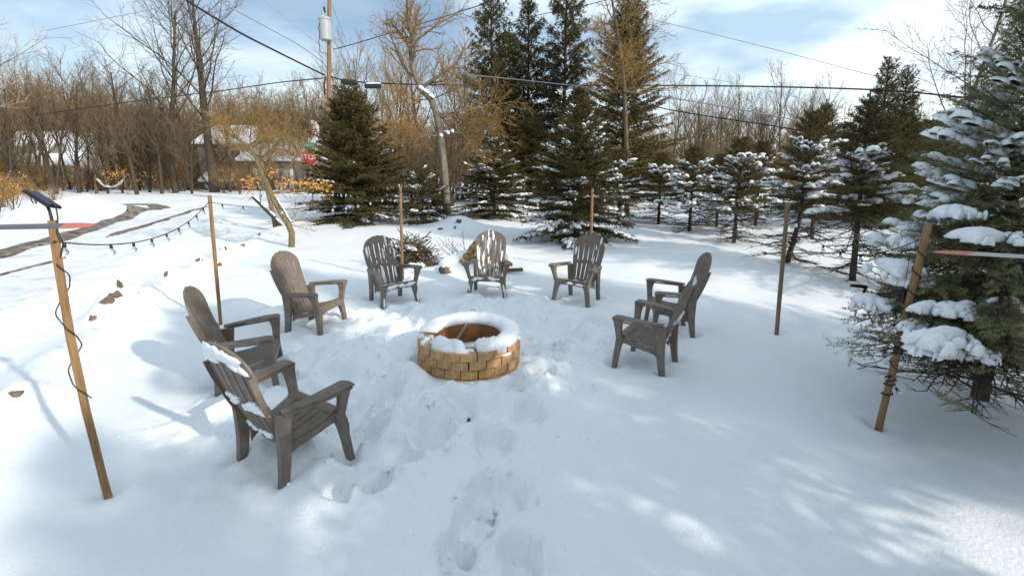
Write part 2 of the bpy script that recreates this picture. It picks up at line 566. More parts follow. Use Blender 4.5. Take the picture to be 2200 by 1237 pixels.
def axis(lo, hi, step, far_lo, far_hi, g=1.13):
    a = list(np.arange(lo, hi + 1e-6, step))
    s, v = step, a[-1]
    while v < far_hi:
        s *= g
        v += s
        a.append(v)
    s, v, b = step, a[0], []
    while v > far_lo:
        s *= g
        v -= s
        b.append(v)
    return np.array(b[::-1] + a)


gx = axis(-4.6, 3.0, 0.034, -420, 420, 1.055)
gy = axis(1.3, 8.3, 0.034, -60, 700, 1.045)
X, Y = np.meshgrid(gx, gy, indexing='ij')
Z = gz(X, Y)


def gza(x, y):
    x, y = np.atleast_1d(np.asarray(x, float)), np.atleast_1d(np.asarray(y, float))
    i = np.clip(np.searchsorted(gx, x) - 1, 0, len(gx) - 2)
    j = np.clip(np.searchsorted(gy, y) - 1, 0, len(gy) - 2)
    u = np.clip((x - gx[i]) / (gx[i + 1] - gx[i]), 0, 1)
    v = np.clip((y - gy[j]) / (gy[j + 1] - gy[j]), 0, 1)
    return (Z[i, j] * (1 - u) + Z[i + 1, j] * u) * (1 - v) + (Z[i, j + 1] * (1 - u) + Z[i + 1, j + 1] * u) * v


def gzs(x, y):
    return float(gza(x, y)[0])


nx, ny = len(gx), len(gy)
V = np.stack([X, Y, Z], -1).reshape(-1, 3)
i = np.arange(nx - 1)[:, None]
j = np.arange(ny - 1)[None, :]
a = (i * ny + j).reshape(-1)
F = np.stack([a, a + ny, a + ny + 1, a + 1], -1)
me = bpy.data.meshes.new('snow_ground')
me.vertices.add(len(V))
me.vertices.foreach_set('co', V.reshape(-1).astype(np.float32))
me.loops.add(F.size)
me.loops.foreach_set('vertex_index', F.reshape(-1).astype(np.int32))
me.polygons.add(len(F))
me.polygons.foreach_set('loop_start', np.arange(0, F.size, 4, dtype=np.int32))
me.polygons.foreach_set('use_smooth', np.ones(len(F), bool))
me.materials.append(M['snow'])
me.update(calc_edges=True)
link('snow_ground', me, kind='structure', label='snow covered yard and verge', category='ground')


def strip(name, pts, width, m, lift=0.012, wn=0.5, seed=1, **kw):
    """a ragged strip that follows the terrain along a smooth line"""
    pts = np.array(pts, float)
    t = np.linspace(0, len(pts) - 1, 160)
    k = np.arange(len(pts))
    cx, cy = np.interp(t, k, pts[:, 0]), np.interp(t, k, pts[:, 1])
    for _ in range(6):
        cx[1:-1] = (cx[:-2] + cx[1:-1] * 2 + cx[2:]) / 4
        cy[1:-1] = (cy[:-2] + cy[1:-1] * 2 + cy[2:]) / 4
    tx, ty = np.gradient(cx), np.gradient(cy)
    ll = np.hypot(tx, ty)
    nxv, nyv = -ty / ll, tx / ll
    mb = MB()
    cols = 7
    env = np.minimum(1, np.minimum(np.linspace(0, 8, 160), np.linspace(8, 0, 160)))
    s_ = np.cumsum(ll)
    v = []
    for q in range(cols):
        u = (q / (cols - 1) - 0.5)
        edge = 1 + wn * vnoise(s_ * 0.9 + 7 * seed, s_ * 0 + (3.3 if u > 0 else 8.8), seed) * 2
        off = u * width * edge * env
        vx, vy = cx + nxv * off, cy + nyv * off
        vz = gza(vx, vy) + lift - (0.03 if q in (0, cols - 1) else 0)
        v.append(np.stack([vx, vy, vz], -1))
    v = np.stack(v, 1).reshape(-1, 3)
    f = [(a * cols + b, a * cols + b + 1, (a + 1) * cols + b + 1, (a + 1) * cols + b) for a in range(159) for b in range(cols - 1)]
    mb.raw(v, f)
    return mb.obj(name, m, smooth=180, **kw)


strip('road', [G(-500, 720), G(-200, 640), G(0, 575), G(150, 520), G(330, 462), G(450, 432)], 3.6, M['slush'], 0.015, 0.2, 2, kind='structure',
      label='snowy lane with slushy wheel ruts', category='road')
strip('dirt_track', [G(-300, 600), G(-60, 548), G(60, 520), G(150, 492), G(220, 470), G(290, 452), G(345, 440), G(330, 433), G(260, 433), G(190, 437)], 0.8, M['mud'], 0.05, 0.35, 4,
      kind='structure', label='brown muddy wheel rut curving along the lane', category='rut')
strip('dirt_track', [G(225, 500), G(290, 482), G(370, 458), G(450, 437)], 0.30, M['mud'], 0.045, 0.8, 6, kind='structure', label='short muddy rut beside the curving one', category='rut')
strip('dirt_track', [G(-60, 590), G(20, 570), G(140, 540)], 0.14, M['mud'], 0.045, 0.8, 8, kind='structure', label='faint muddy rut nearest the yard', category='rut')


# ------------------------------------------------------------------ snow lumps
def blob(mb, c, ax, up, ln, wd, th, rng, droop=0.0, rings=4, seg=12):
    """an irregular pillow of snow: length along ax, width across, dome along up"""
    c = np.asarray(c, float)
    ax = np.asarray(ax, float)
    ax = ax / np.linalg.norm(ax)
    up = np.asarray(up, float)
    sd = np.cross(up, ax)
    sd /= np.linalg.norm(sd)
    up = np.cross(ax, sd)
    ph = rng.uniform(0, 6.28, 3)
    ang = np.arange(seg) * 2 * math.pi / seg
    prof = 1 + 0.20 * np.sin(2 * ang + ph[0]) + 0.15 * np.sin(3 * ang + ph[1]) + 0.12 * np.sin(5 * ang + ph[2]) + rng.uniform(-0.10, 0.10, seg)
    rr = [0.0] + [(k + 1) / rings for k in range(rings)] + [0.75]
    v = [c + up * th * (1 + rng.uniform(-0.1, 0.1))]
    for q, r in enumerate(rr[1:]):
        for k in range(seg):
            x = math.cos(ang[k]) * r * prof[k] * ln / 2
            y = math.sin(ang[k]) * r * prof[k] * wd / 2
            h = th * math.sqrt(max(0, 1 - r * r)) * (1 + rng.uniform(-0.13, 0.13)) - droop * r * r * prof[k]
            if q >= len(rr) - 3:
                h = -droop * prof[k] * (1.0 if r == 1.0 else 1.15) - th * (0.30 if r == 1.0 else 0.42)
            v.append(c + ax * x + sd * y + up * h)
    f = [(0, 1 + k, 1 + (k + 1) % seg) for k in range(seg)]
    nr = len(rr) - 1
    for q in range(nr - 1):
        for k in range(seg):
            a0, a1 = 1 + q * seg + k, 1 + q * seg + (k + 1) % seg
            f.append((a0, a0 + seg, a1 + seg, a1))
    f.append(tuple(1 + (nr - 1) * seg + k for k in range(seg)))
    mb.raw(np.array(v), f)


# ------------------------------------------------------------------ spruces
def needles(A, B, rng, spacing, nl, nw, spread=0.85):
    A, B = np.asarray(A), np.asarray(B)
    D = B - A
    ln = np.linalg.norm(D, axis=1)
    cnt = np.maximum(2, (ln / spacing).astype(int))
    idx = np.repeat(np.arange(len(A)), cnt)
    t = rng.random(len(idx))
    pos = A[idx] + D[idx] * t[:, None]
    ax = D[idx] / (ln[idx][:, None] + 1e-9)
    r = rng.normal(size=(len(idx), 3))
    r -= ax * (r * ax).sum(1, keepdims=True)
    r /= (np.linalg.norm(r, axis=1, keepdims=True) + 1e-9)
    d = ax * 0.62 + r * spread
    d /= np.linalg.norm(d, axis=1, keepdims=True)
    s = np.cross(d, rng.normal(size=(len(idx), 3)))
    s /= (np.linalg.norm(s, axis=1, keepdims=True) + 1e-9)
    l = nl * rng.uniform(0.7, 1.25, len(idx))[:, None]
    tri = np.stack([pos - s * nw, pos + s * nw, pos + d * l], 1)
    return tri


def spruce(name, h, rad, zb, seed, needle_mat, whorls=14, per=6, tw=0.09, spacing=0.02, nl=0.05, nw=0.009, droop=0.25, hang=0.0, snow=0.0, snow_size=0.25,
           leader=0.35, zj=0.8, bare=0, bare_r=0.9, trunk_r=None, profile=0.8, bend=None, sub=2, snow_top=1.0, snow_bot=0.0, thin=0.0, extra_low=0, **kw):
    """trunk, crown of needled boughs, snow lying on the boughs, bare dead lower branches: all local to the trunk's foot"""
    rng = np.random.default_rng(seed)
    root = empty(name, **kw)
    tr = trunk_r or h * 0.014
    tz = np.linspace(-0.15, h, 14)
    bx = np.zeros(14)
    if bend:
        bx = bend * (np.clip(tz, 0, 1.2) / 1.2) ** 0.7 + 0 * tz

    def tx(z):
        return float(np.interp(z, tz, bx))
    mb = MB()
    mb.tube([(b, 0, z) for b, z in zip(bx, tz)], [tr * (1.15 if z < 0.1 else 1) * (1 - 0.9 * max(0, z) / h) + 0.004 for z in tz], 8)
    A, B = [], []
    wood = MB()
    sn = MB()

    def twig(p, d, l, depth):
        e = p + d * l
        A.append(p)
        B.append(e)
        return e
    zs = zb + (h - zb - leader * 0.75) * (np.linspace(0, 1, whorls) ** 0.92)
    sites = []
    for wi, z0 in enumerate(zs):
        t = (z0 - zb) / (h - zb)
        k = per if t < 0.8 else max(4, per - 2)
        a0 = rng.uniform(0, 6.28)
        for b in range(k):
            if rng.random() < thin:
                continue
            z = z0 + rng.uniform(-0.5, 0.5) * (h - zb) / whorls * zj
            az = a0 + b * 2 * math.pi / k + rng.uniform(-0.3, 0.3)
            Lb = rad * ((1 - t) ** profile) * rng.uniform(0.72, 1.12) + 0.06
            el0 = 0.75 * t + 0.25 - droop * (1 - t) * 1.2
            hd = np.array((math.cos(az), math.sin(az), 0.0))
            n = 6
            p = np.array((tx(z), 0, z))
            pts = [p]
            for q in range(n):
                u = q / n
                el = el0 - droop * u * 1.5 * (1 - t) + 0.45 * droop * max(0, u - 0.55) * 4
                d = hd * math.cos(el) + np.array((0, 0, math.sin(el)))
                p = p + d * Lb / n
                pts.append(p)
            pts = np.array(pts)
            wood.tube(pts, np.linspace(max(0.006, tr * 0.22 * (1 - t) + 0.004), 0.003, n + 1), 3, False)
            # needled side twigs
            m = max(3, int(Lb / tw))
            for s in range(m):
                u = 0.15 + 0.85 * (s + rng.random()) / m
                fi = u * n
                i0 = min(n - 1, int(fi))
                c = pts[i0] + (pts[i0 + 1] - pts[i0]) * (fi - i0)
                bd = pts[i0 + 1] - pts[i0]
                bd = bd / np.linalg.norm(bd)
                sdv = np.cross((0, 0, 1), bd)
                sdv /= np.linalg.norm(sdv) + 1e-9
                l = min(Lb * 0.42, 0.5) * (1.05 - 0.75 * u) * rng.uniform(0.7, 1.2) + 0.04
                for sg in (-1, 1):
                    d = bd * 0.65 + sdv * sg * 0.75 + np.array((0, 0, rng.uniform(-0.25, 0.12) - hang))
                    d /= np.linalg.norm(d)
                    twig(c, d, l, 0)
                    for q in range(sub):
                        uu = (q + 0.6 + rng.uniform(-0.2, 0.2)) / (sub + 0.4)
                        c2 = c + d * l * uu
                        d2 = d * 0.7 + bd * 0.5 * rng.uniform(-0.2, 1.0) + rng.normal(size=3) * 0.28 + np.array((0, 0, -hang * 1.2))
                        d2 /= np.linalg.norm(d2)
                        twig(c2, d2, l * 0.55 * rng.uniform(0.6, 1.1) + 0.02, 1)
            for q in range(1, n):
                A.append(pts[q])
                B.append(pts[q + 1])
            tt = (z0 - zb) / (h - zb)
            if snow > 0 and snow_bot <= tt <= snow_top and rng.random() < snow:
                sites.append((pts, Lb, sdv))
    # leader
    for q in range(3):
        A.append(np.array((tx(h), 0, h - leader * 1.3)))
        B.append(np.array((tx(h), 0, h)))
    for q in range(12):
        az = q * 2.4 + rng.uniform(0, 0.5)
        d = np.array((math.cos(az) * 0.75, math.sin(az) * 0.75, 0.6))
        for r_ in range(2):
            A.append(np.array((tx(h), 0, h - leader * (0.55 + 0.075 * q))))
            B.append(A[-1] + d * leader * (0.35 + 0.05 * q))
    # low twiggy ends that still carry a tuft
    if bare:
        for q in range(bare):
            z = rng.uniform(0.05, zb * 1.1)
            az = rng.uniform(0, 6.28)
            Lb = bare_r * rng.uniform(0.5, 1.1)
            el = rng.uniform(-0.22, 0.18)
            p = np.array((tx(z), 0, z))
            pts = [p]
            d = np.array((math.cos(az) * math.cos(el), math.sin(az) * math.cos(el), math.sin(el)))
            for s in range(5):
                d = d + rng.normal(size=3) * 0.07 + np.array((0, 0, -0.02))
                d /= np.linalg.norm(d)
                p = p + d * Lb / 5
                pts.append(p)
            pts = np.array(pts)
            pts[:, 2] = np.maximum(pts[:, 2], 0.02)
            wood.tube(pts, np.linspace(0.014, 0.005, 6), 3, False)
            for s in range(14):
                u = rng.uniform(0.2, 1.0) * 5
                i0 = min(4, int(u))
                c = pts[i0] + (pts[i0 + 1] - pts[i0]) * (u - i0)
                sd2 = np.cross(d, (0, 0, 1)) * rng.choice((-1, 1))
                d2 = d * 0.8 + sd2 * 0.7 + rng.normal(size=3) * 0.2
                d2 /= np.linalg.norm(d2)
                e = c + d2 * Lb * rng.uniform(0.12, 0.32)
                e[2] = max(e[2], 0.015)
                wood.tube([c, (c + e) / 2 + rng.normal(size=3) * 0.01, e], [0.0065, 0.0045, 0.0025], 3, False)
    for pts, Lb, sdv in sites:
        u = rng.uniform(0.30, 0.72)
        S = snow_size * rng.uniform(0.75, 1.2) * (0.55 + 0.45 * min(1, Lb / rad))
        stop = rng.uniform(0.85, 1.02)
        while u < stop:
            fi = min(u, 0.995) * (len(pts) - 1)
            i0 = min(len(pts) - 2, int(fi))
            bd = pts[i0 + 1] - pts[i0]
            bd = bd / np.linalg.norm(bd)
            c0 = pts[i0] + (pts[i0 + 1] - pts[i0]) * (fi - i0) + np.array((0, 0, 0.028))
            for sd in ((0,), (-1, 1), (0, 1), (-1, 0), (-1, 0, 1))[rng.integers(0, 5)]:
                c = c0 + sdv * (sd + rng.uniform(-0.3, 0.3)) * S * 0.55 + np.array((0, 0, -0.025 * abs(sd)))
                q = S * rng.uniform(0.55, 1.0)
                blob(sn, c, bd + sdv * (sd * 0.5 + rng.uniform(-0.3, 0.3)), (0, 0, 1), q * rng.uniform(1.0, 1.5), q * rng.uniform(0.7, 1.0), q * rng.uniform(0.17, 0.30), rng, droop=q * rng.uniform(0.03, 0.12), rings=3, seg=10)
            u += S * rng.uniform(0.4, 0.8) / Lb
    mb.obj('trunk', M['bark_dark'], root, smooth=180)
    wood.obj('branches', M['bark_dark'], root)
    tri = needles(A, B, rng, spacing, nl, nw)
    link('crown', tri_mesh('crown', tri, needle_mat), root)
    if sn.n:
        sn.obj('bough_snow', M['snow_clump'], root, smooth=180, kind='stuff')
    return root


def put(o, x, y, rz=0.0, s=1.0, sz=None, dz=0.0, tilt=(0, 0)):
    o.location = (x, y, gzs(x, y) + dz)
    o.rotation_euler = (tilt[0], tilt[1], rz)
    o.scale = (s, s, sz or s)
    return o


# ------------------------------------------------------------------ bare trees
class Tree:
    def __init__(s, seed):
        s.rng = np.random.default_rng(seed)
        s.wood, s.twigs = MB(), MB()
        s.tips = []

    def limb(s, p, d, ln, r, lvl, maxl, cfg):
        rng = s.rng
        c = cfg[min(lvl, len(cfg) - 1)]
        n = c.get('n', 4)
        pts = [np.array(p, float)]
        d = np.array(d, float)
        d /= np.linalg.norm(d)
        ds = [d]
        for q in range(n):
            d = d + rng.normal(size=3) * c.get('wig', 0.12) + np.array((0, 0, c.get('up', 0.05)))
            d /= np.linalg.norm(d)
            pts.append(pts[-1] + d * ln / n)
            ds.append(d)
        pts = np.array(pts)
        rad = np.linspace(r, r * c.get('taper', 0.45), n + 1)
        (s.wood if lvl <= cfg[0].get('woodlvl', 1) else s.twigs).tube(pts, rad, (7, 5, 3, 3, 3, 3)[lvl], False)
        if lvl >= maxl:
            s.tips.append(pts[-1])
            return
        s.kids(pts, ds, rad, ln, lvl, maxl, cfg)

    def kids(s, pts, ds, rad, ln, lvl, maxl, cfg):
        rng = s.rng
        c = cfg[min(lvl, len(cfg) - 1)]
        n = len(pts) - 1
        k = c.get('kids', 5)
        az = rng.uniform(0, 6.28)
        for q in range(k):
            t = c.get('t0', 0.3) + (1 - c.get('t0', 0.3)) * (q + rng.random()) / k
            t = min(t, 0.999)
            i0 = int(t * n)
            f = t * n - i0
            p = pts[i0] + (pts[i0 + 1] - pts[i0]) * f
            d = ds[min(i0 + 1, n)]
            az += 2.4 + rng.uniform(-0.5, 0.5)
            a = np.cross(d, (0.3, 0.5, 0.8))
            a /= np.linalg.norm(a) + 1e-9
            b = np.cross(d, a)
            an = c.get('ang', 0.8) * rng.uniform(0.7, 1.3)
            dd = d * math.cos(an) + (a * math.cos(az) + b * math.sin(az)) * math.sin(an)
            if 'flat' in c:
                dd[2] *= c['flat']
            rr = (rad[i0] * (1 - f) + rad[i0 + 1] * f) * c.get('rr', 0.55)
            s.limb(p, dd, ln * c.get('lr', 0.5) * rng.uniform(0.7, 1.25) * (1.15 - 0.55 * t), max(rr, c.get('rmin', 0.004)), lvl + 1, maxl, cfg)

    def build(s, name, wood_mat, twig_mat, **kw):
        root = empty(name, **kw)
        s.wood.obj('trunk', wood_mat, root, smooth=180)
        if s.twigs.n:
            s.twigs.obj('crown', twig_mat, root)
        return root


def leaf_cloud(pts, rng, n, spread, size):
    c = np.asarray(pts)[rng.integers(0, len(pts), n)] + rng.normal(size=(n, 3)) * spread
    d = rng.normal(size=(n, 3)) * 0.7 + np.array((0, 0, -0.7))
    d /= np.linalg.norm(d, axis=1, keepdims=True)
    s = np.cross(d, rng.normal(size=(n, 3)))
    s /= np.linalg.norm(s, axis=1, keepdims=True)
    l = size * rng.uniform(0.7, 1.3, n)[:, None]
    a, b, e = c, c + d * l * 0.5 + s * l * 0.32, c + d * l
    f = c + d * l * 0.5 - s * l * 0.32
    return np.concatenate([np.stack([a, b, e], 1), np.stack([a, e, f], 1)])


# ================================================================== NEAR THINGS
# ------------------------------------------------------------------ chairs
def back_point(u, v, off=0.0):
    """u -1..1 across, v 0..1 up the back"""
    hw = 0.188 + 0.075 * math.sin(min(1, v / 0.8) * math.pi / 2) ** 1.3
    if v > 0.78:
        hw -= 0.02 * ((v - 0.78) / 0.22) ** 1.5
    y = -0.165 - 0.335 * v - 0.035 * math.sin(v * math.pi) * 1.0 + 0.03 * u * u
    z = 0.185 + 0.80 * v
    return (u * hw, y + off, z)


def v_top(u):
    return 0.775 + 0.225 * math.sqrt(max(0.0, 1 - u * u)) - 0.012 * abs(math.sin(math.pi * 3 * u)) ** 0.5 * (1 - abs(u)) - 0.0 + 0.006


def make_chair():
    m = M['chair']
    root = empty('adirondack_chair')
    # ---- seat
    s = MB()

    def seat_pt(x, t):   # t 0 front .. 1 rear
        hw = 0.262 - 0.055 * t
        y = 0.285 - 0.475 * t
        z = 0.335 - 0.095 * t - 0.025 * math.sin(t * math.pi) - (0.028 * (1 - t / 0.12) ** 2 if t < 0.12 else 0)
        return (x * hw, y, z)
    TH = 0.018
    s.sheet(lambda u, v: seat_pt(-1 + 2 * u, 0.20 * v), 14, 4, TH)
    s.sheet(lambda u, v: seat_pt(-1 + 2 * u, 0.86 + 0.14 * v), 8, 2, TH)
    s.sheet(lambda u, v: seat_pt(-1 + 2 * u, 0.52 + 0.07 * v), 8, 2, TH - 0.003)
    for sg in (-1, 1):
        s.sheet(lambda u, v: seat_pt(sg * (0.88 + 0.12 * (u if sg > 0 else 1 - u)), 0.2 + 0.66 * v), 2, 8, TH)
    # front apron with its arch, and side skirts
    s.sheet(lambda u, v: ((-1 + 2 * u) * 0.262, 0.284 + 0.012 * v, 0.312 - (0.055 + 0.075 * abs(-1 + 2 * u) ** 6) * v), 20, 2, -0.014)
    for sg in (-1, 1):
        def sk(u, v):
            t = u if sg < 0 else 1 - u
            x, y, z = seat_pt(sg, t)
            return (x + sg * 0.006 * v, y, z - 0.004 - (0.055 + 0.05 * abs(2 * t - 1) ** 4) * v)
        s.sheet(sk, 10, 2, -0.014)
    seat = s.obj('seat', m, root, smooth=35, bevel=0.004)
    for k in range(6):
        b = MB()
        x0 = -0.88 + k * 1.76 / 6 + (0.022 if k else 0.0)
        x1 = -0.88 + (k + 1) * 1.76 / 6 - (0.022 if k < 5 else 0.0)
        b.sheet(lambda u, v: seat_pt(x0 + (x1 - x0) * u, 0.205 + 0.650 * v), 2, 10, TH - 0.002)
        b.obj('slat', m, seat, smooth=35, bevel=0.003)
    # ---- backrest: head, middle band, foot band, then the slats
    bk = MB()
    TB = 0.020

    def vs(u):
        return 0.69 + 0.165 * math.sqrt(max(0.0, 1 - u * u))
    bk.sheet(lambda a, c: (lambda u: back_point(u, vs(u) + c * (v_top(u) - vs(u))))(-math.cos(math.pi * a)), 48, 4, TB)
    bk.sheet(lambda a, c: back_point(-1 + 2 * a, 0.40 + 0.065 * c), 14, 2, TB + 0.004)
    bk.sheet(lambda a, c: back_point(-1 + 2 * a, 0.0 + 0.10 * c), 14, 2, TB)
    for sg in (-1, 1):   # turned back edges that stiffen the rim
        bk.sheet(lambda a, c: (lambda p: (p[0] + sg * 0.004, p[1] - 0.036 * (c if sg > 0 else 1 - c) + 0.003, p[2]))(back_point(sg, 0.04 + 0.72 * a)), 14, 1, 0.010)
    back = bk.obj('backrest', m, root, smooth=35, bevel=0.004)
    for k in range(6):
        b = MB()
        g = 0.042
        u0 = -1 + k * 2 / 6 + (g if k else 0.012)
        u1 = -1 + (k + 1) * 2 / 6 - (g if k < 5 else 0.012)
        um = (u0 + u1) / 2

        def sp(a, c):
            u = u0 + (u1 - u0) * a
            v = 0.095 + (vs(u) + 0.004 - 0.095) * c
            p = back_point(u, v)
            crown = 0.006 * (1 - (2 * a - 1) ** 2)
            return (p[0], p[1] + crown, p[2])
        b.sheet(sp, 4, 16, TB - 0.003)
        b.obj('slat', m, back, smooth=35, bevel=0.003)
    # ---- arms with their front posts
    for sg in (-1, 1):
        b = MB()

        def ap(u, v):   # v front -> back
            y = 0.315 - 0.565 * v
            wd = 0.118 - 0.062 * sstep(0.25, 0.95, np.float64(v)) - (0.02 * (1 - v / 0.08) ** 2 if v < 0.08 else 0)
            xc = 0.342 - 0.075 * v ** 1.5 + 0.012 * math.sin(v * math.pi)
            z = 0.545 - 0.035 * v - 0.010 * (2 * u - 1) ** 2 - (0.02 * (1 - v / 0.1) ** 2 if v < 0.1 else 0)
            uu = u if sg > 0 else 1 - u
            return (sg * (xc + (uu - 0.5) * wd), y, z)
        b.sheet(ap, 6, 16, 0.016)
        # lip under the arm
        for e in (0.04, 0.96):
            def lp(u, v):
                v2 = v
                p = ap(e if sg > 0 else 1 - e, 0.03 + 0.94 * u)
                return (p[0], p[1], p[2] - 0.004 - 0.020 * v2)
            b.sheet(lp, 12, 1, 0.010)
        # front post from the arm down to the seat corner
        zz = np.linspace(0, 1, 7)
        pv = []
        for t in zz:
            z = 0.545 - 0.02 - t * 0.235
            wx = 0.052 - 0.010 * t + 0.030 * (1 - t) ** 4
            wy = 0.085 - 0.012 * t + 0.05 * (1 - t) ** 5
            xc = 0.335 - 0.062 * t
            yc = 0.272 - 0.006 * t - 0.022 * (1 - t) ** 5
            pv += [(sg * (xc - wx / 2), yc - wy / 2, z), (sg * (xc + wx / 2), yc - wy / 2, z), (sg * (xc + wx / 2), yc + wy / 2, z), (sg * (xc - wx / 2), yc + wy / 2, z)]
        f = [(a * 4 + k, a * 4 + (k + 1) % 4, (a + 1) * 4 + (k + 1) % 4, (a + 1) * 4 + k) for a in range(6) for k in range(4)]
        f += [(3, 2, 1, 0), (24, 25, 26, 27)]
        b.raw(pv, f)
        b.obj('arm', m, root, smooth=35, bevel=0.005)
    # ---- legs
    for sg in (-1, 1):
        b = MB()
        pv = []
        for t in np.linspace(0, 1, 7):
            z = 0.315 - 0.395 * t
            wx = 0.072 - 0.016 * t + 0.030 * (1 - t) ** 5
            wy = 0.066 - 0.014 * t + 0.03 * (1 - t) ** 5
            xo = 0.285 + 0.045 * t
            yo = 0.302 + 0.035 * t
            pv += [(sg * (xo - wx), yo - wy, z), (sg * xo, yo - wy, z), (sg * xo, yo, z), (sg * (xo - wx), yo, z)]
        f = [(a * 4 + k, a * 4 + (k + 1) % 4, (a + 1) * 4 + (k + 1) % 4, (a + 1) * 4 + k) for a in range(6) for k in range(4)] + [(3, 2, 1, 0), (24, 25, 26, 27)]
        b.raw(pv, f)
        b.obj('leg', m, root, smooth=35, bevel=0.005)
        b = MB()
        pv = []
        for t in np.linspace(0, 1, 8):
            z = 0.49 - 0.57 * t
            wx = 0.040 + 0.012 * t
            wy = 0.135 - 0.075 * t ** 0.8
            xo = 0.272 - 0.018 * t + 0.02 * t * t
            yr = -0.285 + 0.02 * math.sin(t * 3.14) - 0.012 * t
            pv += [(sg * (xo - wx), yr, z), (sg * xo, yr, z), (sg * xo, yr + wy, z), (sg * (xo - wx), yr + wy, z)]
        f = [(a * 4 + k, a * 4 + (k + 1) % 4, (a + 1) * 4 + (k + 1) % 4, (a + 1) * 4 + k) for a in range(7) for k in range(4)] + [(3, 2, 1, 0), (28, 29, 30, 31)]
        b.raw(pv, f)
        b.obj('leg', m, root, smooth=35, bevel=0.005)
    return root


def chair_snow(root, seed, front=0, seat=0, lip=0, rear_head=0, arm=0, lump=0, legs=0):
    """frozen snow stuck to the chair: front of the back, seat, seat lip, rear of the head"""
    rng = np.random.default_rng(seed)
    sn = MB()
    nrm = np.array((0, 0.92, 0.39))
    for _ in range(front):
        k = rng.integers(0, 6)
        u = -1 + (k + 0.5) / 3 + rng.uniform(-0.05, 0.05)
        v = rng.uniform(0.12, v_top(u) - 0.06)
        for q in range(rng.integers(1, 4)):
            vv = min(v + q * 0.05, v_top(u) - 0.05)
            p = np.array(back_point(u, vv)) + nrm * 0.023
            blob(sn, p, (0, -0.39, 0.92), nrm, rng.uniform(0.06, 0.16), rng.uniform(0.022, 0.045), 0.007, rng, rings=3, seg=11)
    for _ in range(rear_head):
        u = rng.uniform(-0.75, 0.75)
        v = v_top(u) - rng.uniform(0.03, 0.16)
        p = np.array(back_point(u, v)) - nrm * 0.001
        blob(sn, p, (1, 0, 0), -nrm, rng.uniform(0.08, 0.18), rng.uniform(0.05, 0.10), 0.014, rng, rings=3, seg=11)
    for _ in range(lump):   # lodged under the middle band on the rear
        u = rng.uniform(-0.9, 0.9)
        v = rng.choice((0.12, 0.40, 0.42, 0.47)) + rng.uniform(-0.02, 0.02)
        p = np.array(back_point(u, v)) - nrm * 0.002
        blob(sn, p, (1, 0, 0.1), -nrm + np.array((0, 0, 0.4)), rng.uniform(0.05, 0.13), rng.uniform(0.025, 0.05), 0.014, rng, rings=3, seg=10)
    for _ in range(seat):
        x, y = rng.uniform(-0.17, 0.17), rng.uniform(-0.17, -0.02)
        z = 0.322 - 0.095 * (0.285 - y) / 0.475 - 0.022
        blob(sn, (x, y, z + 0.020), (1, 0.2, 0), (0, 0.15, 1), rng.uniform(0.10, 0.20), rng.uniform(0.05, 0.1), 0.022, rng, rings=3, seg=11)
    for _ in range(lip):
        x = rng.uniform(-0.20, 0.20)
        blob(sn, (x, 0.300, 0.298 + rng.uniform(-0.015, 0.015)), (1, 0, 0), (0, 0.9, 0.4), rng.uniform(0.08, 0.16), rng.uniform(0.03, 0.055), 0.010, rng, rings=3, seg=11)
    for _ in range(arm):
        sg = rng.choice((-1, 1))
        blob(sn, (sg * 0.34, 0.29, 0.535), (1, 0, 0), (0, 0.3, 1), 0.08, 0.05, 0.012, rng, rings=3, seg=10)
    for _ in range(legs):
        sg = rng.choice((-1, 1))
        blob(sn, (sg * rng.uniform(0.27, 0.30), 0.326, rng.uniform(0.05, 0.2)), (0, 0, 1), (0, 1, 0), rng.uniform(0.1, 0.22), 0.03, 0.008, rng, rings=3, seg=10)
    if sn.n:
        sn.obj('stuck_snow', M['snow_clump'], root, smooth=180, kind='stuff')


chair0 = make_chair()
CL = ['brown plastic adirondack chair seen from behind, nearest the camera, snow on its head',
      'bare brown plastic adirondack chair just behind the nearest chair, leaning back over the wooden stake',
      'sunlit brown adirondack chair alone at the left of the ring, no snow on its back',
      'snow streaked brown adirondack chair standing in front of the brush pile',
      'snow caked brown adirondack chair facing straight out in front of the stacked logs',
      'lightly frosted brown adirondack chair in front of the bushy spruce',
      'brown adirondack chair in profile, the farther of the two overlapping chairs facing left',
      'brown adirondack chair in profile, the nearer of the two overlapping chairs facing left']
snowcfg = [dict(rear_head=26, lump=40, legs=3), dict(seat=1), dict(), dict(front=10, seat=7, lip=9, legs=4), dict(front=24, seat=8, lip=9, legs=5, arm=0),
           dict(front=6, lip=4, seat=2), dict(arm=1), dict(rear_head=3, lump=16, arm=2)]
chairs = []
for k, (cx, cy, fx, fy) in enumerate(CH):
    o = chair0 if k == 0 else copy_tree(chair0)
    chairs.append(o)
for k, (cx, cy, fx, fy) in enumerate(CH):
    o = chairs[k]
    rzn = math.atan2(-fx, fy)
    o.location = (cx, cy, 0.015)
    o.rotation_euler = (0, 0, rzn)
    o.scale = (1, 0.86, 1)
    tag(o, CL[k], 'chair', 'adirondack chairs round the fire pit')
    chair_snow(o, 100 + k, **snowcfg[k])

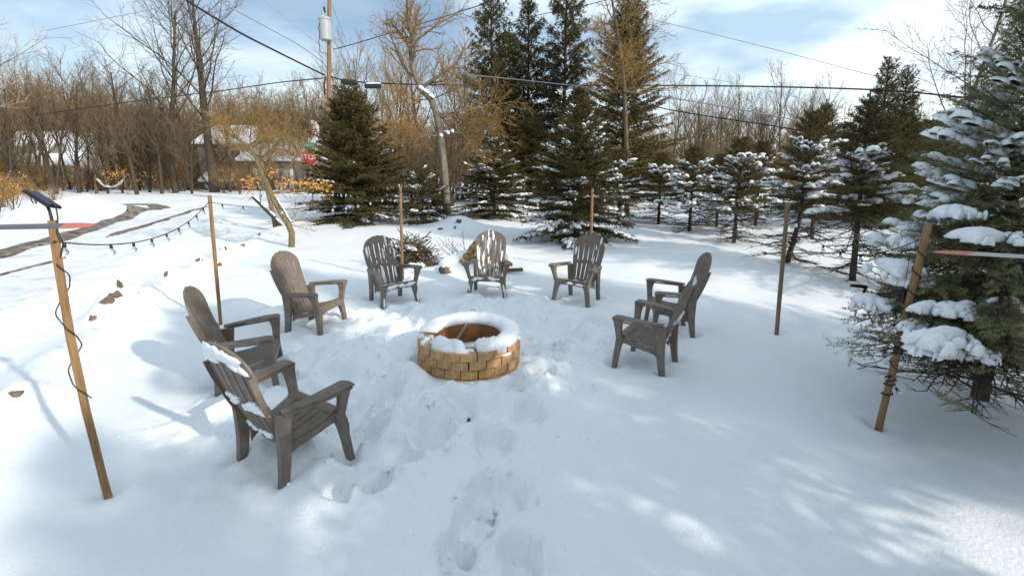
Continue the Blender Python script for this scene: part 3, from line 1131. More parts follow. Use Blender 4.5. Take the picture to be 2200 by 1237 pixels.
# ------------------------------------------------------------------ fire pit
pit = empty('fire_pit', (PIT[0], PIT[1], 0), 0, label='round fire pit of tan stone blocks with a rusty steel lining, snow on its rim', cat='fire pit')
RO, RI, BH = 0.545, 0.365, 0.088
brick_meshes = []
for vnt in range(5):
    rng = np.random.default_rng(300 + vnt)
    mb = MB()
    nb = 20
    ha = math.pi / nb - 0.0075
    v = []
    for z in (0, 1):
        for r, aa in ((RI, 0.88), (RO, 1.0)):
            for t in (-1, -0.33, 0.33, 1):
                an = t * ha * aa
                rr = r + rng.uniform(-0.004, 0.004)
                v.append((rr * math.cos(an), rr * math.sin(an), z * (BH - 0.004) + rng.uniform(-0.0015, 0.0015)))
    q = lambda z, r, t: z * 8 + r * 4 + t
    f = []
    for t in range(3):
        f += [(q(1, 0, t), q(1, 1, t), q(1, 1, t + 1), q(1, 0, t + 1)), (q(0, 0, t), q(0, 0, t + 1), q(0, 1, t + 1), q(0, 1, t)),
              (q(0, 1, t), q(0, 1, t + 1), q(1, 1, t + 1), q(1, 1, t)), (q(0, 0, t + 1), q(0, 0, t), q(1, 0, t), q(1, 0, t + 1))]
    f += [(q(0, 0, 0), q(0, 1, 0), q(1, 1, 0), q(1, 0, 0)), (q(0, 1, 3), q(0, 0, 3), q(1, 0, 3), q(1, 1, 3))]
    mb.raw(v, f)
    brick_meshes.append(mb.mesh('brick', M['brick'], smooth=35))
rng = np.random.default_rng(7)
for course in range(4):
    for k in range(20):
        o = link('brick', brick_meshes[rng.integers(0, 5)], pit)
        o.location = (rng.uniform(-0.004, 0.004), rng.uniform(-0.004, 0.004), 0.30 - BH * (course + 1))
        o.rotation_euler = (rng.uniform(-0.006, 0.006), rng.uniform(-0.006, 0.006), (k + 0.5 * (course % 2) + 0.27) * 2 * math.pi / 20 + rng.uniform(-0.005, 0.005))
        b = o.modifiers.new('bevel', 'BEVEL')
        b.width = 0.006
        b.segments = 2
        b.limit_method = 'ANGLE'
        b.angle_limit = R(40)
mb = MB()
mb.lathe([(0.352, -0.05), (0.352, 0.288), (0.355, 0.296), (0.362, 0.296), (0.362, -0.05)], 56)
mb.obj('steel_lining', M['rust'], pit, smooth=40)
# snow heaped inside
rng = np.random.default_rng(12)
mb = MB()
v, f = [], []
nr, ns = 12, 48
for a in range(nr + 1):
    for k in range(ns):
        an = 2 * math.pi * k / ns
        r = 0.351 * a / nr
        x, y = r * math.cos(an), r * math.sin(an)
        z = 0.115 + 0.05 * (x / 0.35) - 0.03 * (y / 0.35) + 0.05 * float(fbm(np.float64(x * 5), np.float64(y * 5), 3, 5))
        v.append((x, y, z))
for a in range(nr):
    for k in range(ns):
        f.append((a * ns + k, (a + 1) * ns + k, (a + 1) * ns + (k + 1) % ns, a * ns + (k + 1) % ns))
mb.raw(v, f)
mb.obj('snow_fill', M['snow_clump'], pit, smooth=180)
# rounded snow cap along the back and right of the rim
mb = MB()
A0, A1 = R(-40), R(176)
na, nc = 90, 16
v, f = [], []
for a in range(na + 1):
    t = a / na
    an = A0 + (A1 - A0) * t
    env = min(1, t / 0.05, (1 - t) / 0.035) ** 0.5 if 0 < t < 1 else 0.02
    hh = (0.078 + 0.026 * math.sin(t * 3.1) + 0.022 * float(fbm(np.float64(an * 3), np.float64(0.5), 3, 8))) * (0.30 + 0.70 * env)
    for c in range(nc):
        th = 2 * math.pi * c / nc
        wob = 1 + 0.08 * float(vnoise(np.float64(an * 5), np.float64(th * 1.5), 14)) + 0.05 * float(vnoise(np.float64(an * 14), np.float64(th * 2.5), 15))
        rc = 0.457 + 0.103 * math.cos(th) * wob * (0.9 + 0.1 * env) - 0.012
        zz = 0.300 + (hh * (max(0, math.sin(th)) ** 0.62) * wob if math.sin(th) > 0 else 0.002)
        if math.cos(th) > 0.75 and math.sin(th) <= 0.3:
            zz -= 0.012
        v.append((rc * math.cos(an), rc * math.sin(an), zz))
for a in range(na):
    for c in range(nc):
        f.append((a * nc + c, (a + 1) * nc + c, (a + 1) * nc + (c + 1) % nc, a * nc + (c + 1) % nc))
f.append(tuple(range(nc)))
f.append(tuple(na * nc + c for c in range(nc - 1, -1, -1)))
mb.raw(v, f)
rng = np.random.default_rng(23)
for q in range(26):
    an = rng.uniform(A0 + 0.1, A1 - 0.05)
    inner = rng.random() < 0.5
    rc = (0.372 if inner else 0.545) + rng.uniform(-0.012, 0.015)
    S = rng.uniform(0.025, 0.06)
    blob(mb, (rc * math.cos(an), rc * math.sin(an), 0.305 + rng.uniform(-0.01, 0.03)), (-math.sin(an), math.cos(an), rng.uniform(-0.2, 0.2)), ((-1 if inner else 1) * 0.5 * math.cos(an), (-1 if inner else 1) * 0.5 * math.sin(an), 1), S * 1.3, S, S * 0.35, rng, droop=S * 0.2, rings=3, seg=9)
mb.obj('snow_cap', M['snow_clump'], pit, smooth=180, kind='stuff')
mb = MB()
rng = np.random.default_rng(22)
for an, rr, ln, wd, th in [(-122, 0.44, 0.26, 0.19, 0.11), (-104, 0.43, 0.22, 0.19, 0.10), (-112, 0.46, 0.3, 0.14, 0.05), (-62, 0.43, 0.28, 0.20, 0.10), (-52, 0.45, 0.24, 0.18, 0.10), (-44, 0.46, 0.2, 0.18, 0.09),
                           (-92, 0.49, 0.12, 0.08, 0.03), (-158, 0.46, 0.10, 0.07, 0.035), (-150, 0.50, 0.13, 0.07, 0.03), (-165, 0.40, 0.08, 0.05, 0.03), (-140, 0.40, 0.14, 0.08, 0.04),
                           (-84, 0.46, 0.09, 0.06, 0.02), (-146, 0.43, 0.06, 0.05, 0.02), (-170, 0.50, 0.09, 0.06, 0.04)]:
    c = (rr * math.cos(R(an)), rr * math.sin(R(an)), 0.299)
    blob(mb, c, (-math.sin(R(an)), math.cos(R(an)), 0), (0, 0, 1), ln, wd, th, rng, droop=0.0, rings=5, seg=16)
blob(mb, (0.50 * math.cos(R(-35)), 0.545 * math.sin(R(-35)) - 0.03, 0.215), (0.6, 0.7, 0), (0.3, -0.5, 0.7), 0.13, 0.035, 0.02, rng)
mb.obj('rim_snow', M['snow_clump'], pit, smooth=180, kind='stuff')

# tongs leaning on the rim, and the loop of a fork handle behind it
mb = MB()
pa, pb = np.array(P(1006, 690, PIT[1] + 0.37)), np.array(P(986, 722, PIT[1] + 0.20))
for off in (-0.008, 0.008):
    mb.tube([pa + (off * 0.4, 0, 0), (pa + pb) / 2 + (off * 1.3, 0, 0), pb + (off, 0, 0), pb + (pb - pa) * 0.5 + (off, 0, 0)], 0.0055, 6)
mb.tube([pa + (-0.01, 0, -0.005), pa + (-0.006, 0.01, 0.014), pa + (0.006, 0.01, 0.014), pa + (0.01, 0, -0.005)], 0.0065, 6)
mb.obj('fire_tongs', M['steel'], smooth=60, label='metal fire tongs leaning inside the fire pit', cat='tongs')
mb = MB()
c = P(1016, 667, PIT[1] + 0.50)
ring = [(c.x + 0.022 * math.cos(a), c.y, c.z + 0.014 * math.sin(a)) for a in np.linspace(-0.4, math.pi + 0.4, 10)]
mb.tube(ring, 0.004, 5)
mb.tube([(c.x + 0.004, c.y, c.z - 0.004), (c.x + 0.01, c.y - 0.02, c.z - 0.12)], 0.004, 5)
mb.obj('roasting_fork', M['iron'], smooth=60, label='small wire handle loop poking out of the snow behind the pit', cat='fork')
# charred chip on the snow
mb = MB()
cx, cy = G(1007, 885)
rng = np.random.default_rng(5)
blob(mb, (cx, cy, gzs(cx, cy) + 0.005), (1, 0.4, 0), (0, 0, 1), 0.05, 0.035, 0.045, rng, seg=8)
mb.obj('charcoal_chip', M['iron'], smooth=40, label='small dark chip of charred wood lying on the trampled snow', cat='wood chip')

# loose crumbs of kicked up snow
rng = np.random.default_rng(66)
mb = MB()
for k in range(900):
    if k < 620:
        a = rng.uniform(0, 6.28)
        r = 0.7 + abs(rng.normal()) * 0.75
        x, y = PIT[0] + r * math.cos(a) - 0.25 * (rng.random() < 0.5), PIT[1] + r * math.sin(a) * 0.9
    else:
        px, py = STEPS[rng.integers(0, len(STEPS))][:2]
        x, y = G(px, py)
        x, y = x + rng.normal() * 0.22, y + rng.normal() * 0.25
    if math.hypot(x - PIT[0], y - PIT[1]) < 0.6:
        continue
    q = min(0.07, 0.012 * (1 + rng.pareto(1.8)))
    blob(mb, (x, y, gzs(x, y)), (1, rng.uniform(-1, 1), rng.uniform(-0.2, 0.2)), (rng.uniform(-0.3, 0.3), rng.uniform(-0.3, 0.3), 1), q * rng.uniform(0.9, 1.5), q, q * rng.uniform(0.3, 0.6), rng, rings=2, seg=7)
mb.obj('snow_crumbs', M['snow_clump'], smooth=60, label='loose crumbs of snow kicked up round the fire pit', cat='snow', kind='stuff')

# ------------------------------------------------------------------ stakes
STK = {}


def stake(key, base, top, r, m, label, square=False, extra=None):
    b = G(*base)
    bz = gzs(*b)
    t = P(top[0], top[1], b[1])
    b3 = np.array((b[0], b[1], bz - 0.12))
    t3 = np.array(t)
    mb = MB()
    n = 9
    pts = [b3 + (t3 - b3) * q / (n - 1) for q in range(n)]
    rng = np.random.default_rng(len(STK) + 40)
    if extra:
        for q in range(n):
            pts[q] = pts[q] + np.array((extra, 0, 0)) * math.sin(q / (n - 1) * math.pi)
    pts = [p + np.array((*rng.uniform(-0.002, 0.002, 2), 0)) for p in pts]
    mb.tube(pts, [r * rng.uniform(0.95, 1.04) for _ in pts], 4 if square else 8)
    o = mb.obj('wooden_stake', m, smooth=40, bevel=0.004, label=label, cat='stake', group='wooden stakes holding the string lights')
    STK[key] = np.array(pts)
    return o


stake('A', (235, 1060), (112, 474), 0.030, M['stake'], 'square wooden stake carrying the small solar panel', True, -0.035)
stake('B', (474, 700), (450, 420), 0.023, M['stake'], 'round wooden stake rising behind the leaning bare chair')
stake('C', (865, 602), (860, 402), 0.026, M['stake'], 'round wooden stake standing in the brush pile')
stake('D', (1268, 575), (1273, 405), 0.027, M['stake'], 'round wooden stake behind the frosted chair, against the bushy spruce')
stake('E', (1670, 710), (1692, 435), 0.027, M['stake_grey'], 'weathered wooden stake alone on smooth snow with nothing wound round it')
stake('F', (1885, 915), (1995, 480), 0.027, M['stake'], 'wooden stake by the blue spruce with black cable wound round it', False)

# solar panel on the square stake
tp = STK['A'][-1]
spn = empty('solar_panel', tuple(tp), 0, label='tilted black solar panel on a bracket on top of the square stake', cat='solar panel')
mb = MB()
rot = Matrix.Rotation(R(35), 4, 'Y') @ Matrix.Rotation(R(-14), 4, 'X')
mb.box((-0.035, 0.0, 0.12), (0.155, 0.10, 0.016), rot)
mb.obj('housing', M['black'], spn, bevel=0.004)
mb = MB()
up = rot @ Vector((0, 0, 1))
mb.box((-0.035 + up.x * 0.0095, up.y * 0.0095, 0.12 + up.z * 0.0095), (0.14, 0.085, 0.004), rot)
mb.obj('cell_glass', M['solar'], spn)
mb = MB()
mb.tube([(0.0, 0, -0.01), (-0.005, 0, 0.055), (-0.02, 0, 0.105)], 0.008, 7)
mb.tube([(-0.03, 0, 0.097), (0.006, 0, 0.102)], 0.009, 7)
mb.obj('bracket', M['black'], spn, smooth=50)


def along(key, t):
    pts = STK[key]
    f = t * (len(pts) - 1)
    a = min(len(pts) - 2, int(f))
    return pts[a] + (pts[a + 1] - pts[a]) * (f - a)


def wound(key, t0, t1, turns, r, ph=0.0, n=90, loose=0.0, seed=3):
    rng = np.random.default_rng(seed)
    out = []
    for q in range(n):
        t = q / (n - 1)
        a = ph + turns * 2 * math.pi * t
        c = along(key, t0 + (t1 - t0) * t)
        rr = r * (1 + loose * math.sin(t * 23 + seed) ** 2)
        out.append(c + np.array((math.cos(a) * rr, math.sin(a) * rr, 0)))
    return out


mb = MB()
mb.tube([tp + np.array(q) for q in ((0.015, 0, 0.10), (0.045, -0.01, 0.08), (0.055, -0.02, 0.02), (0.05, -0.03, -0.05), (0.07, -0.03, -0.13), (0.045, -0.03, -0.2))], 0.004, 6)
mb.tube(wound('A', 0.87, 0.42, 2.2, 0.037, -1.0, 60, 0.22), 0.0035, 6)
cab = mb.obj('cable', M['cable'], None, smooth=60)
cab.parent = spn
cab.location = -Vector(tp)

# ------------------------------------------------------------------ string lights
strg = empty('string_lights', tuple(STK['B'][-1]), 0, label='black cable of clear bulbs hung from stake to stake round the yard', cat='string lights')
OFF = Vector(STK['B'][-1])


def child_world(o):
    o.parent = strg
    o.location = o.location - OFF
    return o


bm_glass = MB()
bm_glass.lathe([(0.010, 0.0), (0.012, -0.012), (0.022, -0.030), (0.0275, -0.046), (0.026, -0.060), (0.016, -0.073), (0.0005, -0.078)], 12)
bulb_mesh = bm_glass.mesh('light_bulb', M['glass'], smooth=180)
bs = MB()
bs.lathe([(0.0005, 0.032), (0.010, 0.032), (0.013, 0.026), (0.0135, 0.0), (0.013, -0.008), (0.0005, -0.008)], 10)
socket_mesh = bs.mesh('socket', M['black'], smooth=40)
fm = MB()
fm.lathe([(0.0005, -0.01), (0.004, -0.012), (0.003, -0.040), (0.006, -0.05), (0.0005, -0.058)], 6)
fil_mesh = fm.mesh('filament', M['filament'], smooth=180)


def bulb(p, tilt=(0, 0)):
    b = link('light_bulb', bulb_mesh)
    b.location = Vector(p) - Vector((0, 0, 0.024))
    b.rotation_euler = (tilt[0], tilt[1], 0)
    b.scale = (0.7, 0.7, 0.7)
    child_world(b)
    link('socket', socket_mesh, b)
    link('filament', fil_mesh, b)


def span(a, b, low, ts, n=40):
    a, b = np.array(a), np.array(b)
    pts = []
    for q in range(n + 1):
        t = q / n
        p = a + (b - a) * t
        p[2] -= low * 4 * t * (1 - t)
        pts.append(p)
    mb = MB()
    mb.tube(pts, 0.0045, 5)
    child_world(mb.obj('cable', M['cable'], None, smooth=60))
    rng = np.random.default_rng(int(abs(a[0]) * 100))
    for t in ts:
        p = a + (b - a) * t
        p[2] -= low * 4 * t * (1 - t)
        bulb(p, (rng.uniform(-0.12, 0.12), rng.uniform(-0.12, 0.12)))


tA, tB, tC, tD, tE, tF = [along(k, 0.955) + np.array((0, -0.03, 0)) for k in 'ABCDEF']
tA = along('A', 0.94) + np.array((0.03, -0.04, 0))
span(tA, tB, 0.19, [0.03, 0.20, 0.31, 0.42, 0.53, 0.635, 0.735, 0.83, 0.92])
span(tB, tC, 0.17, [0.05, 0.13, 0.30, 0.46, 0.56, 0.635, 0.71, 0.79, 0.87])
span(tC, tD, 0.22, [0.14, 0.26, 0.38, 0.49, 0.59, 0.69, 0.80, 0.90])
span(tD, tE, 0.20, [0.10, 0.24, 0.38, 0.52, 0.66, 0.80, 0.92])
span(tE, tF, 0.32, [0.10, 0.24, 0.38, 0.52, 0.66, 0.80])
mb = MB()
mb.tube(wound('F', 0.92, 0.30, 7.5, 0.032, 0.4, 160), 0.0045, 5)
for t in (0.305, 0.285, 0.24):
    mb.tube(wound('F', t, t + 0.012, 1.0, 0.034, 0.0, 16), 0.006, 5)
child_world(mb.obj('cable', M['cable'], None, smooth=60))
for t, dx in ((0.44, -0.045), (0.33, -0.05), (0.27, 0.045)):
    p = along('F', t) + np.array((dx, -0.03, 0.03))
    bulb(p, (0, 1.3 if dx < 0 else -0.6))


# ------------------------------------------------------------------ edging stones
def rock_mesh(seed, s):
    rng = np.random.default_rng(seed)
    import bmesh
    bm = bmesh.new()
    for _ in range(16):
        d = rng.normal(size=3)
        d /= np.linalg.norm(d)
        bm.verts.new(d * s * np.array((0.60, 0.50, 0.56)) * rng.uniform(0.75, 1.1))
    r = bmesh.ops.convex_hull(bm, input=bm.verts)
    bmesh.ops.delete(bm, geom=[g for g in r['geom_interior'] if isinstance(g, bmesh.types.BMVert)], context='VERTS')
    me = bpy.data.meshes.new('stone')
    bm.to_mesh(me)
    bm.free()
    me.materials.append(M['rock'])
    return me


RL = ['lone brown stone poking from snow at the far left, nearest the square stake', 'flat sliver of stone left of the stone cluster on the yard edge', 'largest brown stone of the cluster of three on the yard edge',
      'middle brown stone of the cluster of three on the yard edge', 'right stone of the cluster of three, a twig beside it', 'flat dark stone under a snow mound just beyond the cluster of three',
      'brown stone under a snow mound, alone midway along the yard edge', 'pointed grey stone just left of the round stake behind the bare chair', 'small dark stone just right of the round stake behind the bare chair',
      'pale wedge stone left of the sunlit chair', 'small square stone closest to the head of the sunlit chair', 'small dark stone far along the yard edge near the forked trunks',
      'dark flat stone in snow left of the grey tree foot', 'long curved brown stone in the snow at the grey tree foot', 'tiny brown stone between the two stones at the grey tree foot']
for k, ((px, py, s), (rx, ry, _)) in enumerate(zip(ROCKS, ROCKP)):
    o = link('stone', rock_mesh(500 + k, s), label=RL[k], category='stone', group='stones edging the yard') if False else link('stone', rock_mesh(500 + k, s))
    tag(o, RL[k], 'stone', 'stones edging the yard')
    o.location = (rx, ry, gzs(rx, ry) - s * 0.10)
    o.rotation_euler = (0, 0, k * 1.3)
    if k == 13:
        o.scale = (1.3, 0.6, 0.5)
    sn = MB()
    rg = np.random.default_rng(900 + k)
    ca, sa = math.cos(k * 1.3), math.sin(k * 1.3)
    for q in range(4):
        wx_, wy_ = rg.uniform(-0.35, 0.15) * s, rg.uniform(0.15, 0.55) * s
        blob(sn, (wx_ * ca + wy_ * sa, -wx_ * sa + wy_ * ca, s * rg.uniform(0.22, 0.34)), (1, rg.uniform(-1, 1), 0), (0, 0, 1), s * rg.uniform(0.8, 1.3), s * rg.uniform(0.7, 1.0), s * 0.22, rg, droop=s * 0.25)
    sn.obj('snow_cap', M['snow_clump'], o, smooth=180, kind='stuff')

# ------------------------------------------------------------------ brush pile, logs, stump
rng = np.random.default_rng(77)
bc = G(875, 580)
brush = empty('brush_pile', (bc[0], bc[1] + 0.35, gzs(*bc)), 0, label='heap of cut sticks and brush behind the snow streaked chair', cat='brush pile')
stick_meshes = []
for q in range(8):
    mb = MB()
    ln = rng.uniform(0.35, 0.9)
    pts = [np.zeros(3)]
    d = np.array((1.0, 0, 0))
    for s in range(5):
        d = d + rng.normal(size=3) * 0.16
        d /= np.linalg.norm(d)
        pts.append(pts[-1] + d * ln / 5)
    pts = np.array(pts) - pts[3]
    r0 = rng.uniform(0.006, 0.013)
    mb.tube(pts, np.linspace(r0, r0 * 0.5, 6), 5)
    c = pts[3]
    mb.tube([c, c + np.array((0.1, 0.06, 0.03)), c + np.array((0.2, 0.09, 0.08))], [r0 * 0.6, r0 * 0.4, r0 * 0.25], 4)
    stick_meshes.append(mb.mesh('stick', (M['bark_brown'], M['bark_dark'], M['bark_brown'], M['bark_dark'])[q % 4], smooth=60))
for q in range(190):
    o = link('stick', stick_meshes[rng.integers(0, 8)], brush)
    a = rng.uniform(0, 6.28)
    rr = abs(rng.normal()) * 0.28
    rr = min(rr, 0.62)
    x, y = rr * math.cos(a) * 1.3 + (-0.12 if rng.random() < 0.4 else 0.08), rr * math.sin(a) * 0.7
    zmax = 0.46 * math.exp(-(x / 0.42) ** 2) + 0.06
    z = rng.uniform(0.02, zmax)
    o.location = (x, y, z)
    o.rotation_euler = (rng.uniform(-0.6, 0.6), rng.uniform(-0.8, 0.8), rng.uniform(0, 6.28))
sn = MB()
for q in range(16):
    a = rng.uniform(0, 6.28)
    r = rng.uniform(0, 0.3)
    blob(sn, (r * math.cos(a), r * math.sin(a) - 0.1, 0.40 * math.exp(-(r / 0.4) ** 2) + 0.02), (1, rng.uniform(-1, 1), 0), (0, -0.2, 1), rng.uniform(0.08, 0.2), rng.uniform(0.05, 0.1), 0.035, rng, droop=0.01)
for q, (x, y) in enumerate([(-0.5, -0.2), (-0.35, -0.28), (0.1, -0.35), (0.25, -0.32), (-0.62, -0.05)]):
    blob(sn, (x, y, 0.02), (1, 0, 0), (0, 0, 1), 0.35, 0.25, 0.10, rng, droop=0.03, seg=16)
sn.obj('lodged_snow', M['snow_clump'], brush, smooth=180, kind='stuff')

logm = []
for q in range(4):
    mb = MB()
    r = (0.055, 0.065, 0.075, 0.048)[q]
    ring = [(0, 0), (r * 0.97, 0), (r, 0.006), (r * 1.0, 0.24), (r * 0.97, 0.5)]
    mb.lathe([(max(a, 0.0005), b) for a, b in ring], 10)
    me = mb.mesh('firewood_log', M['bark_brown'], smooth=40)
    me.materials.append(M['log_end'])
    for p in me.polygons:
        if all(me.vertices[vi].co.z < 0.007 for vi in p.vertices):
            p.material_index = 1
    logm.append(me)
lc = G(1050, 588)
lx0, ly0 = lc[0] - 0.12, lc[1] + 0.15
glog = 'cut logs stacked behind the snow caked chair'
k = 0
for row, (cnt, xo) in enumerate([(7, 0.0), (6, 0.07), (4, 0.16), (2, 0.24)]):
    for q in range(cnt):
        o = link('firewood_log', logm[(k * 7 + row) % 4])
        o.location = (lx0 - 0.42 + xo + q * 0.128 + rng.uniform(-0.01, 0.01), ly0 + rng.uniform(-0.03, 0.03), 0.055 + row * 0.105 + gzs(lx0, ly0))
        o.rotation_euler = (R(-90) + rng.uniform(-0.05, 0.05), rng.uniform(-0.3, 0.3), rng.uniform(-0.12, 0.12))
        s = rng.uniform(0.85, 1.1)
        o.scale = (s, s, 1)
        tag(o, 'round cut log in the snowy stack behind the snow caked chair', 'log', glog)
        k += 1
o = link('firewood_log', logm[3])
o.location = (*G(1080, 591), 0.05 + gzs(*G(1080, 591)))
o.rotation_euler = (R(-90), 0, R(-78))
o.scale = (0.8, 0.8, 0.8)
tag(o, 'single thin log sticking out to the right of the log stack', 'log', glog)
sn = MB()
for x, y, z, l, wd, th in [(-0.35, 0.25, 0.16, 0.5, 0.5, 0.10), (-0.05, 0.25, 0.30, 0.6, 0.5, 0.14), (0.1, 0.25, 0.40, 0.4, 0.45, 0.12), (0.35, 0.25, 0.22, 0.5, 0.45, 0.12), (-0.6, 0.2, 0.06, 0.6, 0.5, 0.12)]:
    blob(sn, (lx0 + x, ly0 + y, z + gzs(lx0, ly0)), (1, 0, 0), (0, 0, 1), l, wd, th, rng, droop=0.06, rings=5, seg=18)
sn.obj('snow_heap', M['snow_clump'], smooth=180, label='rounded snow lying over the stacked logs', cat='snow', kind='stuff')
# twiggy brush beside the logs
t = Tree(31)
bx, by = G(985, 570)
for q in range(5):
    t.limb((rng.uniform(-0.2, 0.2), rng.uniform(0, 0.2), 0.0), (-0.6 + rng.uniform(-0.4, 0.6), 0.1, 0.35), 0.6, 0.009, 1, 2, [dict(woodlvl=1), dict(n=4, kids=5, lr=0.5, rmin=0.003), dict(n=3)])
o = t.build('fallen_branch', M['bark_dark'], M['bark_dark'], label='snowy fallen branch lying left of the stacked logs', cat='branch')
o.location = (bx, by + 0.3, gzs(bx, by) + 0.08)
t = Tree(32)
bx, by = G(965, 558)
for q in range(3):
    t.limb((rng.uniform(-0.1, 0.1), 0, 0.0), (rng.uniform(-0.6, 0.6), 0.1, 0.7), 0.45, 0.006, 1, 2, [dict(woodlvl=1), dict(n=4, kids=3, lr=0.5, rmin=0.003), dict(n=3)])
o = t.build('weed_stalk', M['bark_dark'], M['bark_dark'], label='thin dry stalks standing in snow between brush pile and logs', cat='weed')
o.location = (bx, by, gzs(bx, by))
# stump with snow
sx, sy = G(958, 592)
st = empty('tree_stump', (sx, sy, gzs(sx, sy)), 0, label='small ragged brown stump with a snow cap between brush pile and logs', cat='stump')
mb = MB()
v = []
for z, r in ((-0.05, 0.13), (0.03, 0.125), (0.09, 0.10), (0.11, 0.02)):
    v.append([(r * rng.uniform(0.75, 1.2) * math.cos(a), r * rng.uniform(0.75, 1.2) * math.sin(a), z + rng.uniform(-0.012, 0.012)) for a in np.linspace(0, 6.28, 13)[:-1]])
mb.raw(np.array(v).reshape(-1, 3), [(a * 12 + k, a * 12 + (k + 1) % 12, (a + 1) * 12 + (k + 1) % 12, (a + 1) * 12 + k) for a in range(3) for k in range(12)])
mb.obj('wood', M['rock'], st, smooth=30)
sn = MB()
blob(sn, (0, 0.04, 0.075), (1, 0, 0), (0, 0, 1), 0.26, 0.22, 0.085, rng, droop=0.02, seg=14)
sn.obj('snow_cap', M['snow_clump'], st, smooth=180)

# ------------------------------------------------------------------ lantern and arm in the blue spruce
lp = P(1938, 648, 3.55)
ln = empty('hanging_feeder', tuple(lp), 0.2, label='dark mesh bird feeder hanging on a wire in front of the blue spruce', cat='bird feeder')
mb = MB()
mb.box((0, 0, 0.078), (0.075, 0.075, 0.018))
mb.box((0, 0, 0.086), (0.055, 0.055, 0.020), None, 0.6)
mb.obj('cap', M['black'], ln, bevel=0.003)
mb = MB()
mb.box((0, 0, -0.078), (0.085, 0.085, 0.014))
mb.obj('tray', M['black'], ln, bevel=0.003)
mb = MB()
mb.box((0, 0, 0), (0.058, 0.058, 0.14))
mb.obj('seed_tube', M['bark_dark'], ln)
for sx_ in (-1, 1):
    for sy_ in (-1, 0, 1):
        mb = MB()
        mb.tube([(sx_ * 0.034, sy_ * 0.034, -0.072), (sx_ * 0.034, sy_ * 0.034, 0.070)], 0.003, 4)
        mb.obj('cage_bar', M['black'], ln)
for z in (-0.04, 0.0, 0.04):
    mb = MB()
    mb.tube([(-0.034, -0.036, z), (0.034, -0.036, z)], 0.0025, 4)
    mb.obj('cage_bar', M['black'], ln)
mb = MB()
mb.tube([(0, 0, 0.095), (0.008, 0, 0.25), (0.03, 0.02, 0.44)], 0.0025, 4)
mb.obj('hanging_wire', M['wire'], ln)
hp = P(1848, 625, 4.0)
mb = MB()
mb.tube([(hp.x - 0.10, hp.y - 0.02, hp.z + 0.055), (hp.x - 0.03, hp.y, hp.z + 0.045), (hp.x + 0.05, hp.y, hp.z + 0.035)], [0.014, 0.016, 0.018], 7)
mb.tube([(hp.x + 0.05, hp.y, hp.z + 0.045), (hp.x + 0.046, hp.y + 0.02, hp.z - 0.03), (hp.x + 0.04, hp.y + 0.03, hp.z - 0.12)], 0.012, 7)
mb.obj('metal_arm', M['black'], smooth=50, label='black bent metal arm sticking out of the blue spruce at its left', cat='metal arm')

# ================================================================== EVERGREENS
# near blue spruce
bsx, bsy = 4.30, 3.98
blue = spruce('blue_spruce', 3.58, 1.02, 0.62, 11, M['needle_blue'], whorls=20, per=9, tw=0.075, spacing=0.0045, nl=0.026, nw=0.0024, droop=0.18, snow=0.55, snow_size=0.19, zj=0.5,
              leader=0.42, bare=12, bare_r=0.9, trunk_r=0.06, profile=0.8, sub=2, snow_top=0.72, snow_bot=0.10,
              label='big grey green spruce with thick snow pads, nearest the camera at the right', cat='spruce')
put(blue, bsx, bsy, 0.6, tilt=(0, R(-5)))
# heavy pads and drooping low boughs of the blue spruce
rng = np.random.default_rng(88)
sn = MB()
for px, py, Y, l, wd, th in [(2030, 715, 3.0, 0.42, 0.30, 0.06), (2085, 742, 3.0, 0.30, 0.22, 0.05), (2000, 735, 3.0, 0.25, 0.2, 0.05), (1925, 565, 3.7, 0.42, 0.34, 0.06), (1965, 590, 3.6, 0.30, 0.25, 0.05), (1890, 640, 3.7, 0.36, 0.25, 0.05),
                              (1960, 505, 3.9, 0.32, 0.22, 0.05), (2140, 495, 3.3, 0.42, 0.25, 0.06), (2060, 445, 3.6, 0.34, 0.2, 0.06), (2060, 655, 3.2, 0.3, 0.16, 0.05), (2150, 645, 3.2, 0.3, 0.14, 0.05), (1965, 690, 3.3, 0.22, 0.14, 0.04),
                              (1990, 650, 3.3, 0.2, 0.12, 0.04)]:
    p = P(px, py, Y)
    for q in range(26):
        an = rng.uniform(0, 6.28)
        rr = rng.uniform(0.55, 1.05)
        c = (p.x + rr * math.cos(an) * l * 0.55, p.y + rr * math.sin(an) * wd * 0.55, p.z - 0.025 - 0.03 * rr + rng.uniform(-0.015, 0.01))
        blob(sn, c, (1, rng.uniform(-1, 1), rng.uniform(-0.3, 0.3)), (rng.uniform(-0.3, 0.3), -0.15, 1), l * rng.uniform(0.08, 0.22), wd * rng.uniform(0.10, 0.24), th * rng.uniform(0.35, 0.7), rng, droop=0.012, rings=3, seg=9)
    for q in range(4):
        blob(sn, (p.x + rng.uniform(-0.3, 0.3) * l, p.y + rng.uniform(-0.1, 0.2) * wd, p.z - 0.015 + rng.uniform(-0.015, 0.01)), (1, rng.uniform(-0.3, 0.3), 0), (rng.uniform(-0.12, 0.12), -0.22, 1), l * rng.uniform(0.5, 0.8), wd * rng.uniform(0.5, 0.8), th * rng.uniform(0.4, 0.75), rng, droop=0.03, rings=5, seg=18)
o = sn.obj('bough_pad_snow', M['snow_clump'], None, smooth=180, kind='stuff')
o.parent = blue
o.matrix_parent_inverse = Matrix.LocRotScale(blue.location, blue.rotation_euler, blue.scale).inverted()
